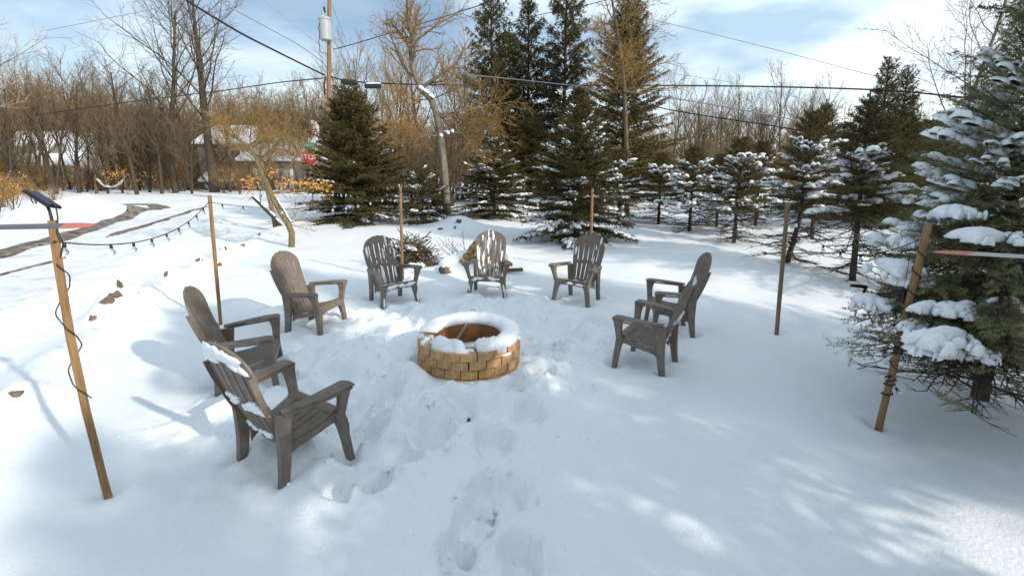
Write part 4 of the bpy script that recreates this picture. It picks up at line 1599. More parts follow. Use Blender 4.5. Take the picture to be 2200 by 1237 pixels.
# boughs that carry those pads and the low twiggy ends reaching to the snow
A, B = [], []
wd_ = MB()
for tx_, ty_, Y in [(2060, 740, 3.0), (1960, 740, 3.1), (1880, 660, 3.75), (1860, 690, 3.6), (1930, 585, 3.7), (1970, 520, 3.9), (2140, 520, 3.3), (2060, 470, 3.6), (2150, 660, 3.2), (2070, 670, 3.2), (1900, 720, 3.4), (2190, 770, 2.9), (2000, 690, 3.25), (2110, 780, 2.9), (2180, 620, 3.0), (2100, 600, 3.2), (2040, 560, 3.4), (1990, 620, 3.4), (2120, 700, 2.9), (2180, 720, 2.8), (2020, 770, 3.0), (1960, 660, 3.4), (2200, 560, 3.1), (2090, 520, 3.4)]:
    e = np.array(P(tx_, ty_, Y))
    s0 = np.array((bsx, bsy, e[2] + 0.10))
    for fan in range(3):
        ee = e + rng.normal(size=3) * np.array((0.07, 0.07, 0.02))
        pts = np.array([s0 + (ee - s0) * t + np.array((0, 0, 0.09 * math.sin(t * 3.1))) for t in np.linspace(0, 1, 8)])
        wd_.tube(pts, np.linspace(0.014, 0.004, 8), 4, False)
        bd = (ee - s0) / np.linalg.norm(ee - s0)
        sdv = np.cross((0, 0, 1), bd)
        for q in range(14):
            t = rng.uniform(0.35, 1.0)
            c = s0 + (ee - s0) * t + np.array((0, 0, 0.09 * math.sin(t * 3.1)))
            for sg in (-1, 1):
                d = bd * 0.7 + sdv * sg * 0.7 + np.array((0, 0, rng.uniform(-0.35, 0.1)))
                d /= np.linalg.norm(d)
                l = rng.uniform(0.06, 0.15)
                A.append(c)
                B.append(c + d * l)
                for h_ in range(2):
                    d2 = d + rng.normal(size=3) * 0.35
                    d2 /= np.linalg.norm(d2)
                    A.append(c + d * l * rng.uniform(0.3, 0.8))
                    B.append(A[-1] + d2 * l * 0.6)
dead = MB()
for tx_, ty_, Y in [(1905, 745, 3.3), (1925, 790, 3.2), (2010, 850, 2.75), (2090, 885, 2.62), (1960, 800, 3.0), (2180, 850, 2.8), (2120, 840, 2.8), (2050, 800, 2.9), (2160, 800, 2.95), (2230, 830, 2.8), (2075, 830, 2.8), (1990, 770, 3.1)]:
    e = np.array(P(tx_, ty_, Y))
    s0 = np.array((bsx, bsy, 0.42 + rng.uniform(-0.1, 0.2)))
    for fan in range(2):
        ee = e + rng.normal(size=3) * np.array((0.10, 0.08, 0.03))
        ee[2] = max(ee[2], gzs(ee[0], ee[1]) + 0.03)
        pts = np.array([s0 + (ee - s0) * t + np.array((0, 0, 0.12 * math.sin(t * 3.1))) + rng.normal(size=3) * 0.012 for t in np.linspace(0, 1, 9)])
        dead.tube(pts, np.linspace(0.015, 0.003, 9), 4, False)
        bd = (ee - s0) / np.linalg.norm(ee - s0)
        sdv = np.cross((0, 0, 1), bd)
        for q in range(26):
            t = rng.uniform(0.3, 1.0)
            k_ = t * 8
            i0 = min(7, int(k_))
            c = pts[i0] + (pts[i0 + 1] - pts[i0]) * (k_ - i0)
            d = bd * 0.8 + sdv * rng.choice((-1, 1)) * 0.7 + rng.normal(size=3) * 0.25
            d /= np.linalg.norm(d)
            l = rng.uniform(0.08, 0.26)
            mid = c + d * l * 0.5 + rng.normal(size=3) * 0.012
            dead.tube([c, mid, c + d * l], [0.004, 0.003, 0.0018], 3, False)
            d2 = d + rng.normal(size=3) * 0.5
            d2 /= np.linalg.norm(d2)
            dead.tube([mid, mid + d2 * l * 0.5], [0.0028, 0.0016], 3, False)
# the green tufts at the tip that touches the snow
for tx_, ty_, Y in [(2035, 858, 2.66), (2065, 872, 2.64), (2092, 884, 2.62), (2022, 850, 2.68), (2050, 868, 2.62)]:
    e = np.array(P(tx_, ty_, Y))
    for q in range(7):
        d = rng.normal(size=3)
        d[2] = abs(d[2]) * 0.3
        d /= np.linalg.norm(d)
        A.append(e)
        B.append(e + d * 0.05)
inv = Matrix.LocRotScale(blue.location, blue.rotation_euler, blue.scale).inverted()
for nm, ob in (('low_boughs', wd_.obj('low_boughs', M['bark_dark'])), ('dead_branches', dead.obj('dead_branches', M['bark_dark'])),
               ('bough_needles', link('bough_needles', tri_mesh('bough_needles', needles(A, B, rng, 0.0036, 0.024, 0.0022), M['needle_blue'])))):
    ob.parent = blue
    ob.matrix_parent_inverse = inv

# tall dark spruce behind it
t2 = spruce('tall_spruce', 8.5, 1.95, 0.5, 12, M['needle_dark'], whorls=28, per=7, tw=0.12, spacing=0.015, nl=0.05, nw=0.006, droop=0.25, hang=0.12, snow=0.16, snow_size=0.15,
            leader=0.5, profile=0.75, sub=2, thin=0.1, label='tall dark spruce rising out of the picture behind the grey green spruce', cat='spruce')
put(t2, 8.3, 7.2, 0.3)
t3 = spruce('dense_spruce', 4.9, 2.25, 0.2, 13, M['needle_dark'], whorls=26, per=9, tw=0.11, spacing=0.020, nl=0.07, nw=0.012, droop=0.2, snow=0.05, snow_size=0.2, leader=0.4, profile=0.58, sub=2, thin=0.1,
            label='wide dark spruce with almost no snow in front of the utility pole', cat='spruce')
put(t3, -6.0, 17.9, 0.0)
t4 = spruce('bushy_spruce', 3.9, 1.95, 0.12, 14, M['needle_dark'], whorls=17, per=9, tw=0.09, spacing=0.016, nl=0.055, nw=0.009, droop=0.3, snow=0.42, snow_size=0.22, leader=0.45, zj=0.45, profile=0.72, sub=2,
            label='bushy snow dotted spruce reaching to the ground behind the frosted chair', cat='spruce')
put(t4, 1.85, 13.5, 0.0)
t5 = spruce('small_spruce', 2.0, 1.35, 0.1, 15, M['needle_dark'], whorls=11, per=8, tw=0.09, spacing=0.016, nl=0.055, nw=0.008, droop=0.3, snow=0.35, snow_size=0.2, leader=0.25, profile=0.7, sub=2,
            label='low dark spruce just left of the grey crooked tree', cat='spruce')
put(t5, -3.3, 17.2, 0.0)
o = copy_tree(t4)
put(o, -0.75, 19.6, 1.9, 1.05, 0.85)
tag(o, 'dark spruce standing just right of the grey crooked tree', 'spruce')

# the row of young spruces at the right, bare to waist height
PR = dict(whorls=12, per=9, tw=0.080, spacing=0.011, nl=0.045, nw=0.006, droop=0.14, snow=0.36, snow_size=0.30, leader=0.42, sub=2, snow_top=0.60, bare_r=0.95, trunk_r=0.058, zj=0.35)
rowg = 'young spruces in a row at the right'
y1 = spruce('young_spruce', 3.55, 0.74, 1.32, 21, M['needle_mid'], bare=56, profile=0.82, **PR)
put(y1, 6.66, 8.87, 0.4, tilt=(0, R(-3)))
tag(y1, 'young spruce with long bare trunk, nearest of the row and closest to the snow pads', 'spruce', rowg)
y2 = spruce('young_spruce', 3.5, 0.80, 1.25, 22, M['needle_mid'], bare=50, profile=0.8, bend=0.25, **PR)
put(y2, 6.32, 10.53, 0.1)
tag(y2, 'young spruce with a kinked bent trunk foot, second in the row', 'spruce', rowg)
y3 = spruce('young_spruce', 3.1, 0.98, 0.98, 23, M['needle_mid'], bare=50, profile=0.8, **PR)
put(y3, 6.45, 13.36, 0.0)
tag(y3, 'broad young spruce under heavy snow, third in the row', 'spruce', rowg)
for (x, y, rz, s, szz, lab) in [(6.15, 16.02, 2.0, 1.0, 0.98, 'young snowy spruce with short bare trunk, fourth in the row'), (5.75, 18.2, 4.0, 1.0, 0.92, 'young snowy spruce with thin trunk, farthest of the row'),
                                (4.4, 19.2, 1.0, 1.15, 1.0, 'young snowy spruce right beside the thin bare sapling'), (7.6, 17.2, 5.0, 0.95, 0.9, 'small snowy spruce peeping out behind the row, in front of brown woods'),
                                (9.2, 17.5, 3.0, 1.0, 1.05, 'snowy spruce behind the broad one, brown woods above it')]:
    o = copy_tree(y3)
    put(o, x, y, rz, s, szz)
    tag(o, lab, 'spruce', rowg)
o = copy_tree(y1)
put(o, 9.1, 14.0, 2.4, 1.05, 1.16)
tag(o, 'slim spruce with a sharp tip behind the kinked one', 'spruce', rowg)
# twin topped dark spruce
tw1 = spruce('twin_spruce', 5.6, 1.25, 0.2, 24, M['needle_dark'], whorls=26, per=7, tw=0.12, spacing=0.02, nl=0.07, nw=0.010, droop=0.1, hang=0.1, snow=0.0, leader=0.35, profile=0.5, sub=2, thin=0.08)
put(tw1, 12.3, 16.0, 0.0, 0.85, 1.0)
tag(tw1, 'left one of two narrow dark spruces standing close together beyond the row', 'spruce', 'pair of narrow dark spruces')
o = copy_tree(tw1)
put(o, 13.2, 16.3, 2.0, 0.82, 0.96)
tag(o, 'right one of two narrow dark spruces standing close together beyond the row', 'spruce', 'pair of narrow dark spruces')

# tall spruces at the back
b1 = spruce('tall_back_spruce', 12.6, 2.9, 1.8, 25, M['needle_dark'], whorls=30, per=6, tw=0.24, spacing=0.030, nl=0.15, nw=0.020, droop=0.3, hang=0.55, snow=0.0, leader=0.9, profile=0.55, sub=2, thin=0.2, trunk_r=0.16)
put(b1, 1.05, 31.5)
bg_ = 'tall dark spruces at the back'
tag(b1, 'slender tall dark spruce whose top just clears the picture, middle of the back row', 'spruce', bg_)
for x, y, rz, s, szz, lab in [(-1.3, 31.0, 1.2, 1.0, 1.08, 'tall dark spruce behind the grey crooked tree, leftmost of the back row'), (3.3, 30.5, 2.5, 1.15, 1.1, 'broad tall dark spruce in the back row just left of the olive one'),
                              (-0.2, 36.0, 4.0, 0.95, 0.95, 'farther dark spruce filling the gap between the two left ones of the back row')]:
    o = copy_tree(b1)
    put(o, x, y, rz, s, szz)
    tag(o, lab, 'spruce', bg_)
b2 = spruce('olive_spruce', 11.9, 3.7, 0.6, 26, M['needle_olive'], whorls=34, per=8, tw=0.20, spacing=0.026, nl=0.12, nw=0.016, droop=0.18, hang=0.2, snow=0.0, leader=0.7, profile=0.72, sub=2, thin=0.05, trunk_r=0.16,
            label='tall olive green conical spruce behind the thin sapling', cat='spruce')
put(b2, 6.2, 26.5)
o = copy_tree(b2)
put(o, 3.4, 24.5, 1.5, 0.85, 0.52)
tag(o, 'shorter dull green spruce in front of the tall back row', 'spruce')
o = copy_tree(b2)
put(o, 1.0, 25.0, 3.5, 0.7, 0.42)
tag(o, 'low olive spruce under the slender tall dark one', 'spruce')
# dark hedge-like spruce row far right
for k, (x, y, s, szz) in enumerate([(15.5, 19, 0.8, 0.36), (17.5, 20, 0.9, 0.34), (13.6, 19.6, 0.8, 0.33)]):
    o = copy_tree(b2)
    put(o, x, y, k * 1.7, s, szz)
    tag(o, 'low dark evergreen behind the twin spruces', 'evergreen', 'low evergreens behind the twin spruces')
# spruces beyond the right edge of the picture: they throw the shade over the yard
shade = 'tall spruces right of the yard, outside the picture'
for k, (x, y, h_, r_) in enumerate([(6.8, -4.4, 6.6, 2.2), (6.2, -6.8, 7.0, 2.4), (8.6, 0.2, 7.2, 1.9), (9.3, 1.7, 7.6, 1.8), (3.4, -5.2, 6.2, 2.2), (11.2, -2.6, 10.5, 2.3), (4.8, -9, 8.5, 2.6)]):
    o = copy_tree(b2)
    put(o, x, y, k * 1.1, r_ / 3.7, h_ / 11.9)
    tag(o, 'tall spruce right of the yard shading the snow', 'spruce', shade)

o = spruce('tall_spruce', 5.7, 1.75, 1.85, 77, M['needle_dark'], whorls=16, per=8, tw=0.14, spacing=0.03, nl=0.12, nw=0.02, droop=0.1, leader=0.4, profile=0.7, sub=2, thin=0.05)
put(o, 4.1, -0.15)
tag(o, 'tall bare trunked spruce right of the yard shading the snow', 'spruce', shade)
# ================================================================== BARE TREES
CFG_A = [dict(n=8, wig=0.05, up=0.04, taper=0.3, kids=19, t0=0.30, ang=0.72, lr=0.46, rr=0.42, woodlvl=1), dict(n=6, wig=0.12, up=0.13, taper=0.25, kids=10, t0=0.15, ang=0.65, lr=0.42, rr=0.55, rmin=0.018),
         dict(n=4, wig=0.15, up=0.06, taper=0.45, kids=6, t0=0.15, ang=0.7, lr=0.5, rr=0.6, rmin=0.011), dict(n=3, wig=0.18, up=0.03, taper=0.6)]
CFG_B = [dict(n=7, wig=0.07, up=0.03, taper=0.3, kids=10, t0=0.35, ang=0.55, lr=0.55, rr=0.6, woodlvl=1), dict(n=5, wig=0.11, up=0.16, taper=0.3, kids=8, t0=0.25, ang=0.5, lr=0.45, rr=0.55, rmin=0.016),
         dict(n=4, wig=0.13, up=0.10, taper=0.45, kids=5, t0=0.2, ang=0.55, lr=0.5, rr=0.6, rmin=0.010), dict(n=3, wig=0.15, up=0.06, taper=0.6)]
CFG_S = [dict(n=4, wig=0.14, up=0.10, taper=0.35, kids=7, t0=0.2, ang=0.6, lr=0.5, rr=0.6, woodlvl=0), dict(n=4, wig=0.16, up=0.10, taper=0.4, kids=6, t0=0.15, ang=0.7, lr=0.5, rr=0.6, rmin=0.010),
         dict(n=3, wig=0.2, up=0.05, taper=0.5, kids=4, t0=0.2, ang=0.8, lr=0.5, rr=0.7, rmin=0.008), dict(n=2, wig=0.2, up=0.03)]


def bare(name, seed, h, r, cfg, wood, twig, lean=(0, 0), maxl=3, stems=1, spread=0.3):
    t = Tree(seed)
    for q in range(stems):
        dx, dy = (t.rng.uniform(-spread, spread, 2) if stems > 1 else (0, 0))
        t.limb((dx * 0.5, dy * 0.5, -0.15), (lean[0] + dx, lean[1] + dy, 1), h * (1 if stems == 1 else t.rng.uniform(0.7, 1.05)), r * (1 if stems == 1 else t.rng.uniform(0.5, 1)), 0, maxl, cfg)
    return t.build(name, wood, twig)


pA = bare('bare_tree', 41, 16.0, 0.27, CFG_A, M['bark_dark'], M['twig_grey'])
pA2 = bare('bare_tree', 141, 17.0, 0.42, [dict(CFG_A[0], taper=0.15, rr=0.30, kids=22, t0=0.36)] + CFG_A[1:], M['bark_dark'], M['twig_grey'])
pB = bare('bare_tree', 42, 12.5, 0.16, CFG_B, M['bark_brown'], M['twig_brown'])
pC = bare('bare_tree', 43, 11.0, 0.13, CFG_B, M['bark_dark'], M['twig_grey'], stems=3, spread=0.18)
pD = bare('bare_tree', 44, 10.0, 0.12, CFG_B, M['bark_dark'], M['twig_gold'])
pE = bare('bare_shrub', 45, 4.6, 0.06, CFG_S, M['bark_dark'], M['twig_gold'], stems=7, spread=0.55)
pF = bare('bare_shrub', 46, 5.5, 0.06, CFG_S, M['bark_dark'], M['twig_grey'], stems=8, spread=0.45)
pG = bare('bare_tree', 47, 12.0, 0.13, CFG_A, M['bark_grey'], M['twig_pale'])
pH = bare('bare_tree', 48, 11.0, 0.13, CFG_B, M['bark_dark'], M['twig_gold'], stems=2, spread=0.12)
used = set()


def place(proto, x, y, rz, s, label, cat, group=None, szz=None, tilt=(0, 0)):
    if proto.name in used:
        o = copy_tree(proto)
    else:
        o = proto
        used.add(proto.name)
    put(o, x, y, rz, s, szz, tilt=tilt)
    return tag(o, label, cat, group)


def gp(px, Y):
    """world x of a pixel column at distance Y (at eye level)"""
    return (px - 1100) / 1000 * (Y * math.cos(PITCH) + 0.0) if False else P(px, 400, Y).x


TG = 'bare trees along the far side of the lane'
place(pA2, gp(460, 43), 43, 0.0, 1.08, 'tallest bare tree with candelabra limbs and thick dark trunk, left of the utility pole', 'tree', TG)
place(pA, gp(376, 42), 42, 2.2, 0.95, 'tall slim bare tree just left of the candelabra one', 'tree', TG, 0.98)
place(pG, gp(-5, 25), 25, 0.8, 0.98, 'pale barked bare tree leaning in at the left picture edge', 'tree', TG)
place(pC, gp(118, 40), 40, 0.3, 0.95, 'many stemmed bare tree in front of the white roofed house', 'tree', TG)
place(pB, gp(205, 41), 41, 1.1, 0.72, 'bare tree holding the left end of the hammock', 'tree', TG)
place(pB, gp(262, 42), 42, 3.1, 0.66, 'leaning bare tree holding the right end of the hammock', 'tree', TG, tilt=(0, R(12)))
for k, (px, Y, pr, s) in enumerate([(20, 38, pD, 0.85), (60, 44, pB, 0.8), (150, 47, pD, 0.95), (175, 44, pH, 0.7), (240, 48, pD, 0.85), (300, 46, pH, 0.75), (335, 50, pB, 0.8), (420, 52, pD, 0.95), (500, 50, pH, 0.8), (540, 56, pD, 0.95),
                                    (585, 52, pC, 0.85), (625, 54, pB, 0.85), (655, 50, pC, 0.8), (690, 56, pD, 0.9), (90, 52, pH, 0.9), (-30, 42, pD, 0.9), (-60, 36, pH, 0.8), (280, 55, pD, 0.9), (360, 56, pH, 0.9), (465, 57, pD, 0.8), (78, 46, pB, 0.75), (100, 48, pH, 0.8), (135, 45, pB, 0.7), (188, 49, pD, 0.85), (225, 46, pB, 0.75), (320, 43, pC, 0.6), (405, 47, pB, 0.7), (515, 46, pB, 0.6), (555, 48, pD, 0.7), (600, 47, pB, 0.6), (640, 47, pH, 0.65), (45, 40, pC, 0.7), (-10, 45, pB, 0.9)]):
    place(pr, gp(px, Y), Y, k * 1.37, s, 'thin bare tree in the woods across the lane, left of the utility pole', 'tree', 'thin bare trees across the lane')
rng = np.random.default_rng(99)
for k in range(46):
    px = -80 + 800 * (k + rng.uniform(-0.3, 0.3)) / 46
    Y = rng.uniform(40, 58)
    place((pE, pF)[k % 2], gp(px, Y), Y, rng.uniform(0, 6.28), rng.uniform(0.75, 1.15) * (0.5 if (60 < px < 250 or 470 < px < 690) else 1), 'golden brown bare shrub in the thicket across the lane', 'shrub', 'bare shrubs in the thicket across the lane')
for k, (px, Y, pr, s_) in enumerate([(32, 39, pC, 0.75), (168, 42, pA, 0.6), (232, 41, pC, 0.7), (292, 40, pA, 0.62), (318, 43, pC, 0.8), (346, 41, pA, 0.55), (412, 41, pC, 0.65), (494, 43, pA, 0.5), (578, 44, pA, 0.5), (668, 44, pC, 0.8)]):
    place(pr, gp(px, Y), Y, k * 1.9 + 0.7, s_, 'dark trunked bare tree at the front of the woods across the lane', 'tree', 'dark trunked trees at the front of the woods')
for k, (px, Y, s_) in enumerate([(492, 46, 0.95), (508, 44, 0.6), (525, 47, 0.55), (540, 45, 0.45), (556, 46, 0.5), (572, 44.5, 0.4), (588, 46, 0.35), (215, 46, 0.5), (90, 47, 0.5)]):
    place((pE, pF)[k % 2], gp(px, Y), Y, k * 1.7, s_, 'twiggy bare shrub screening a snow roofed building across the lane', 'shrub', 'shrubs screening the buildings across the lane')
for k in range(64):
    px = -110 + 840 * (k + rng.uniform(-0.4, 0.4)) / 64
    Y = rng.uniform(64, 76)
    place((pE, pF)[k % 2], gp(px, Y), Y, rng.uniform(0, 6.28), rng.uniform(1.4, 2.3), 'tall brown bare thicket shrub behind the houses across the lane', 'shrub', 'tall bare shrubs behind the houses')
for k, (px, Y, pr, s) in enumerate([(735, 42, pD, 0.95), (775, 38, pC, 0.8), (810, 44, pB, 0.95), (850, 40, pD, 1.0), (880, 46, pH, 1.05), (925, 38, pB, 0.85), (965, 43, pD, 0.95), (1000, 36, pH, 0.9), (760, 52, pB, 0.95), (830, 54, pH, 1.1)]):
    place(pr, gp(px, Y), Y, k * 2.1 + 0.4, s, 'bare tree in the brown woods between the utility pole and the tall spruces', 'tree', 'bare trees between the pole and the tall spruces')
for k in range(16):
    px = 720 + 300 * k / 16
    Y = rng.uniform(23, 36)
    place((pE, pF)[k % 2], gp(px, Y), Y, rng.uniform(0, 6.28), rng.uniform(0.6, 0.95), 'brown bare shrub between the dark spruce and the tall back row', 'shrub', 'bare shrubs behind the grey crooked tree')
for k in range(17):
    px = 1440 + 330 * k / 17 + rng.uniform(-8, 8)
    Y = rng.uniform(50, 64)
    place((pB, pH, pD, pC)[k % 4], gp(px, Y), Y, rng.uniform(0, 6.28), rng.uniform(0.78, 1.0), 'bare tree in the brown woods beyond the row of young spruces', 'tree', 'bare trees beyond the young spruces')
for k in range(18):
    px = 1400 + 640 * k / 18
    Y = rng.uniform(48, 60)
    place((pE, pF)[k % 2], gp(px, Y), Y, rng.uniform(0, 6.28), rng.uniform(0.6, 1.0), 'brown bare shrub at the far edge of the snowy field', 'shrub', 'bare shrubs at the far edge of the field')
place(pG, gp(2010, 24), 24, 2.0, 0.95, 'bare tree with fine upright twigs beside the tall dark spruce', 'tree')
# low shrubs beside the snow bank at the left edge
for k, (px, Y, s) in enumerate([(20, 22, 0.32), (70, 24, 0.30), (-30, 20, 0.38), (110, 26, 0.25)]):
    place(pE, gp(px, Y), Y, k * 1.9, s, 'low brown bare bush by the plowed snow bank', 'bush', 'low bushes by the snow bank')

# grey crooked tree in the middle
GY = 17.4
t = Tree(61)
path = [(962, 484), (958, 420), (953, 350), (946, 290), (938, 245), (925, 212), (905, 190), (893, 168), (884, 135), (882, 105)]
pts = [np.array(P(px, py, GY)) for px, py in path]
base = pts[0].copy()
base[2] = gzs(base[0], base[1]) - 0.1
pts[0] = base
rads = np.array([0.17, 0.15, 0.135, 0.13, 0.12, 0.115, 0.10, 0.09, 0.085, 0.08])
loc = np.array((base[0], base[1], base[2]))
pp = np.array(pts) - loc
t.wood.tube(pp, rads, 9, True)
ccfg = [dict(woodlvl=1), dict(n=6, wig=0.17, up=0.05, taper=0.35, kids=13, t0=0.2, ang=0.75, lr=0.5, rr=0.6, rmin=0.012), dict(n=5, wig=0.18, up=0.03, taper=0.4, kids=8, t0=0.15, ang=0.8, lr=0.5, rr=0.6, rmin=0.008),
        dict(n=4, wig=0.2, up=0.0, taper=0.5, kids=3, t0=0.3, ang=0.8, lr=0.6, rr=0.7, rmin=0.006), dict(n=3, wig=0.2)]
for (ia, tx_, ty_, r_) in [(9, 840, 40, 0.06), (9, 905, 20, 0.06), (8, 940, 60, 0.06), (7, 820, 100, 0.045), (6, 1000, 120, 0.07), (8, 870, -10, 0.05), (6, 965, 165, 0.05), (9, 960, -20, 0.05)]:
    e = np.array(P(tx_, ty_, GY + t.rng.uniform(-1.2, 1.2))) - loc
    d = e - pp[ia]
    t.limb(pp[ia], d, np.linalg.norm(d) * 1.05, r_, 1, 3, ccfg)
# low tan sprays to the right
for (ia, tx_, ty_, r_) in [(4, 1010, 290, 0.035), (4, 1060, 270, 0.04), (3, 1090, 300, 0.035), (4, 1050, 330, 0.03), (5, 1020, 240, 0.03), (4, 1100, 265, 0.03), (3, 860, 290, 0.025), (5, 860, 230, 0.03), (4, 840, 330, 0.02)]:
    e = np.array(P(tx_, ty_, GY + t.rng.uniform(-0.8, 0.8))) - loc
    d = e - pp[ia]
    t.limb(pp[ia], d, np.linalg.norm(d), r_, 1, 4, ccfg)
g = t.build('crooked_tree', M['bark_grey'], M['twig_gold'], label='crooked bare tree with lichen grey trunk and spreading twigs, middle of the yard edge', cat='tree')
g.location = loc
mb = MB()
stub = np.array(P(896, 186, GY - 0.1)) - loc
mb.tube([pp[5], (pp[5] + stub) / 2, stub], [0.11, 0.10, 0.085], 8)
s2 = np.array(P(976, 285, GY - 0.1)) - loc
mb.tube([pp[3], (pp[3] + s2) / 2 + np.array((0, 0, 0.06)), s2], [0.07, 0.05, 0.04], 7)
mb.obj('broken_limb', M['bark_grey'], g, smooth=60)
sn = MB()
for px, py, l in [(916, 196, 0.3), (928, 206, 0.25), (905, 188, 0.2), (962, 284, 0.2), (972, 281, 0.16), (948, 290, 0.15)]:
    blob(sn, np.array(P(px, py, GY - 0.12)) - loc, (0.8, 0, -0.5), (0.3, 0, 1), l * 1.1, 0.14, 0.06, rng, droop=0.02)
sn.obj('limb_snow', M['snow_clump'], g, smooth=180, kind='stuff')

# thin sapling in front of the olive spruce
SY = 22.0
t = Tree(62)
path = [(1347, 462), (1347, 400), (1346, 320), (1344, 250), (1340, 170), (1330, 90), (1318, 20), (1305, -60)]
pts = [np.array(P(px, py, SY)) for px, py in path]
pts[0][2] = gzs(pts[0][0], pts[0][1]) - 0.1
loc = pts[0].copy()
pp = np.array(pts) - loc
t.wood.tube(pp, [0.125, 0.115, 0.10, 0.09, 0.075, 0.06, 0.05, 0.03], 8, True)
for k in range(26):
    ia = t.rng.integers(3, 7)
    d = np.array((t.rng.uniform(-1, 1), t.rng.uniform(-1, 1), t.rng.uniform(0.2, 0.9)))
    t.limb(pp[ia] + (pp[ia + 1] - pp[ia]) * t.rng.random(), d, t.rng.uniform(1.3, 2.6), 0.03, 1, 3, ccfg)
g = t.build('bare_sapling', M['bark_brown'], M['twig_gold'], label='thin straight bare tree in front of the olive spruce', cat='tree')
g.location = loc

# leaning olive barked tree behind the sunlit chair
LY = 12.3
t = Tree(63)
path = [(626, 528), (627, 500), (618, 478), (600, 450), (582, 415), (567, 380), (553, 345), (540, 318), (512, 300), (488, 285)]
pts = [np.array(P(px, py, LY)) for px, py in path]
pts[0][2] = gzs(pts[0][0], pts[0][1]) - 0.08
loc = pts[0].copy()
pp = np.array(pts) - loc
t.wood.tube(pp, [0.082, 0.078, 0.082, 0.08, 0.07, 0.062, 0.055, 0.05, 0.035, 0.02], 9, True)
lcfg = [dict(woodlvl=1), dict(n=6, wig=0.16, up=0.03, taper=0.35, kids=9, t0=0.2, ang=0.8, lr=0.5, rr=0.6, rmin=0.008), dict(n=4, wig=0.2, up=0.02, taper=0.45, kids=7, t0=0.15, ang=0.8, lr=0.5, rr=0.65, rmin=0.005),
        dict(n=3, wig=0.22, up=0.0, taper=0.6, kids=3, lr=0.6, rmin=0.004), dict(n=3, wig=0.2)]
for (ia, tx_, ty_, r_) in [(7, 580, 270, 0.03), (7, 620, 290, 0.03), (6, 650, 300, 0.03), (7, 500, 250, 0.025), (8, 450, 250, 0.02), (7, 560, 235, 0.025), (5, 690, 345, 0.022), (5, 640, 250, 0.025), (8, 480, 300, 0.015), (6, 600, 330, 0.02), (8, 520, 230, 0.02)]:
    e = np.array(P(tx_, ty_, LY + t.rng.uniform(-0.8, 0.8))) - loc
    d = e - pp[ia]
    t.limb(pp[ia], d, np.linalg.norm(d), r_, 1, 4, lcfg)
# the low limb with the dead leaves, and twiggy sprouts
tipset = []
for (ia, tx_, ty_, r_) in [(4, 650, 408, 0.02), (4, 700, 405, 0.018), (3, 680, 440, 0.014), (2, 690, 475, 0.014), (2, 670, 490, 0.012), (2, 655, 465, 0.012)]:
    e = np.array(P(tx_, ty_, LY + t.rng.uniform(-0.2, 0.3))) - loc
    d = e - pp[ia]
    t.limb(pp[ia], d, np.linalg.norm(d) * 1.1, r_, 2, 3, lcfg)
g = t.build('leaning_tree', M['bark_olive'], M['twig_gold'], label='leaning curved olive barked tree behind the sunlit chair, dead leaves on its low limb', cat='tree')
g.location = loc
c = [np.array(P(px, py, LY + 0.1)) - loc for px, py in [(610, 392), (625, 388), (640, 395), (655, 390), (668, 398), (600, 400), (548, 378), (560, 390), (690, 400), (705, 403), (580, 372), (535, 392)]]
link('dead_leaves', tri_mesh('dead_leaves', leaf_cloud(c, np.random.default_rng(5), 330, 0.085, 0.075), M['leaf_orange']), g)
sn = MB()
for px, py in [(596, 438), (607, 455), (614, 468), (588, 425)]:
    blob(sn, np.array(P(px + 5, py - 2, LY - 0.03)) - loc, (-0.5, 0, 0.8), (0.7, 0, 0.6), 0.25, 0.06, 0.025, rng)
sn.obj('bark_snow', M['snow_clump'], g, smooth=180, kind='stuff')
# second upright trunk and the fallen limb with russet leaves
t = Tree(64)
Y2 = 16.2
path = [(592, 488), (586, 455), (577, 420), (569, 385), (560, 340), (556, 300)]
pts = [np.array(P(px, py, Y2)) for px, py in path]
pts[0][2] = gzs(pts[0][0], pts[0][1]) - 0.08
loc = pts[0].copy()
pp = np.array(pts) - loc
t.wood.tube(pp, [0.085, 0.075, 0.07, 0.06, 0.05, 0.035], 8, True)
for k in range(9):
    ia = t.rng.integers(3, 5)
    d = np.array((t.rng.uniform(-1, 1), t.rng.uniform(-1, 1), t.rng.uniform(0.1, 0.7)))
    t.limb(pp[ia], d, t.rng.uniform(0.8, 1.8), 0.02, 1, 3, lcfg)
g = t.build('bare_sapling', M['bark_olive'], M['twig_gold'], label='upright thin trunk standing just behind the leaning olive tree', cat='tree')
g.location = loc
t = Tree(65)
path = [(603, 486), (592, 470), (575, 455), (558, 438), (541, 423)]
pts = [np.array(P(px, py, Y2 - 0.2)) for px, py in path]
loc = pts[0].copy()
pp = np.array(pts) - loc
t.wood.tube(pp, [0.07, 0.065, 0.06, 0.05, 0.03], 7, True)
t.limb(pp[3], (0.6, 0, 1), 0.5, 0.02, 1, 2, lcfg)
g = t.build('fallen_limb', M['bark_dark'], M['bark_dark'], label='dark broken limb with snow on top propped behind the leaning tree', cat='limb')
g.location = loc
sn = MB()
for q in range(4):
    blob(sn, (pp[q] + pp[q + 1]) / 2 + np.array((0.05, -0.02, 0.06)), (-0.75, 0, 0.65), (0.6, 0, 0.7), 0.3, 0.09, 0.04, rng)
sn.obj('limb_snow', M['snow_clump'], g, smooth=180, kind='stuff')
c = [np.array(P(px, py, Y2 - 0.3)) - loc for px, py in [(528, 405), (535, 412), (540, 405), (530, 398), (538, 420), (545, 400), (520, 402)]]
link('dead_leaves', tri_mesh('dead_leaves', leaf_cloud(c, np.random.default_rng(6), 70, 0.09, 0.09), M['leaf_red']), g)

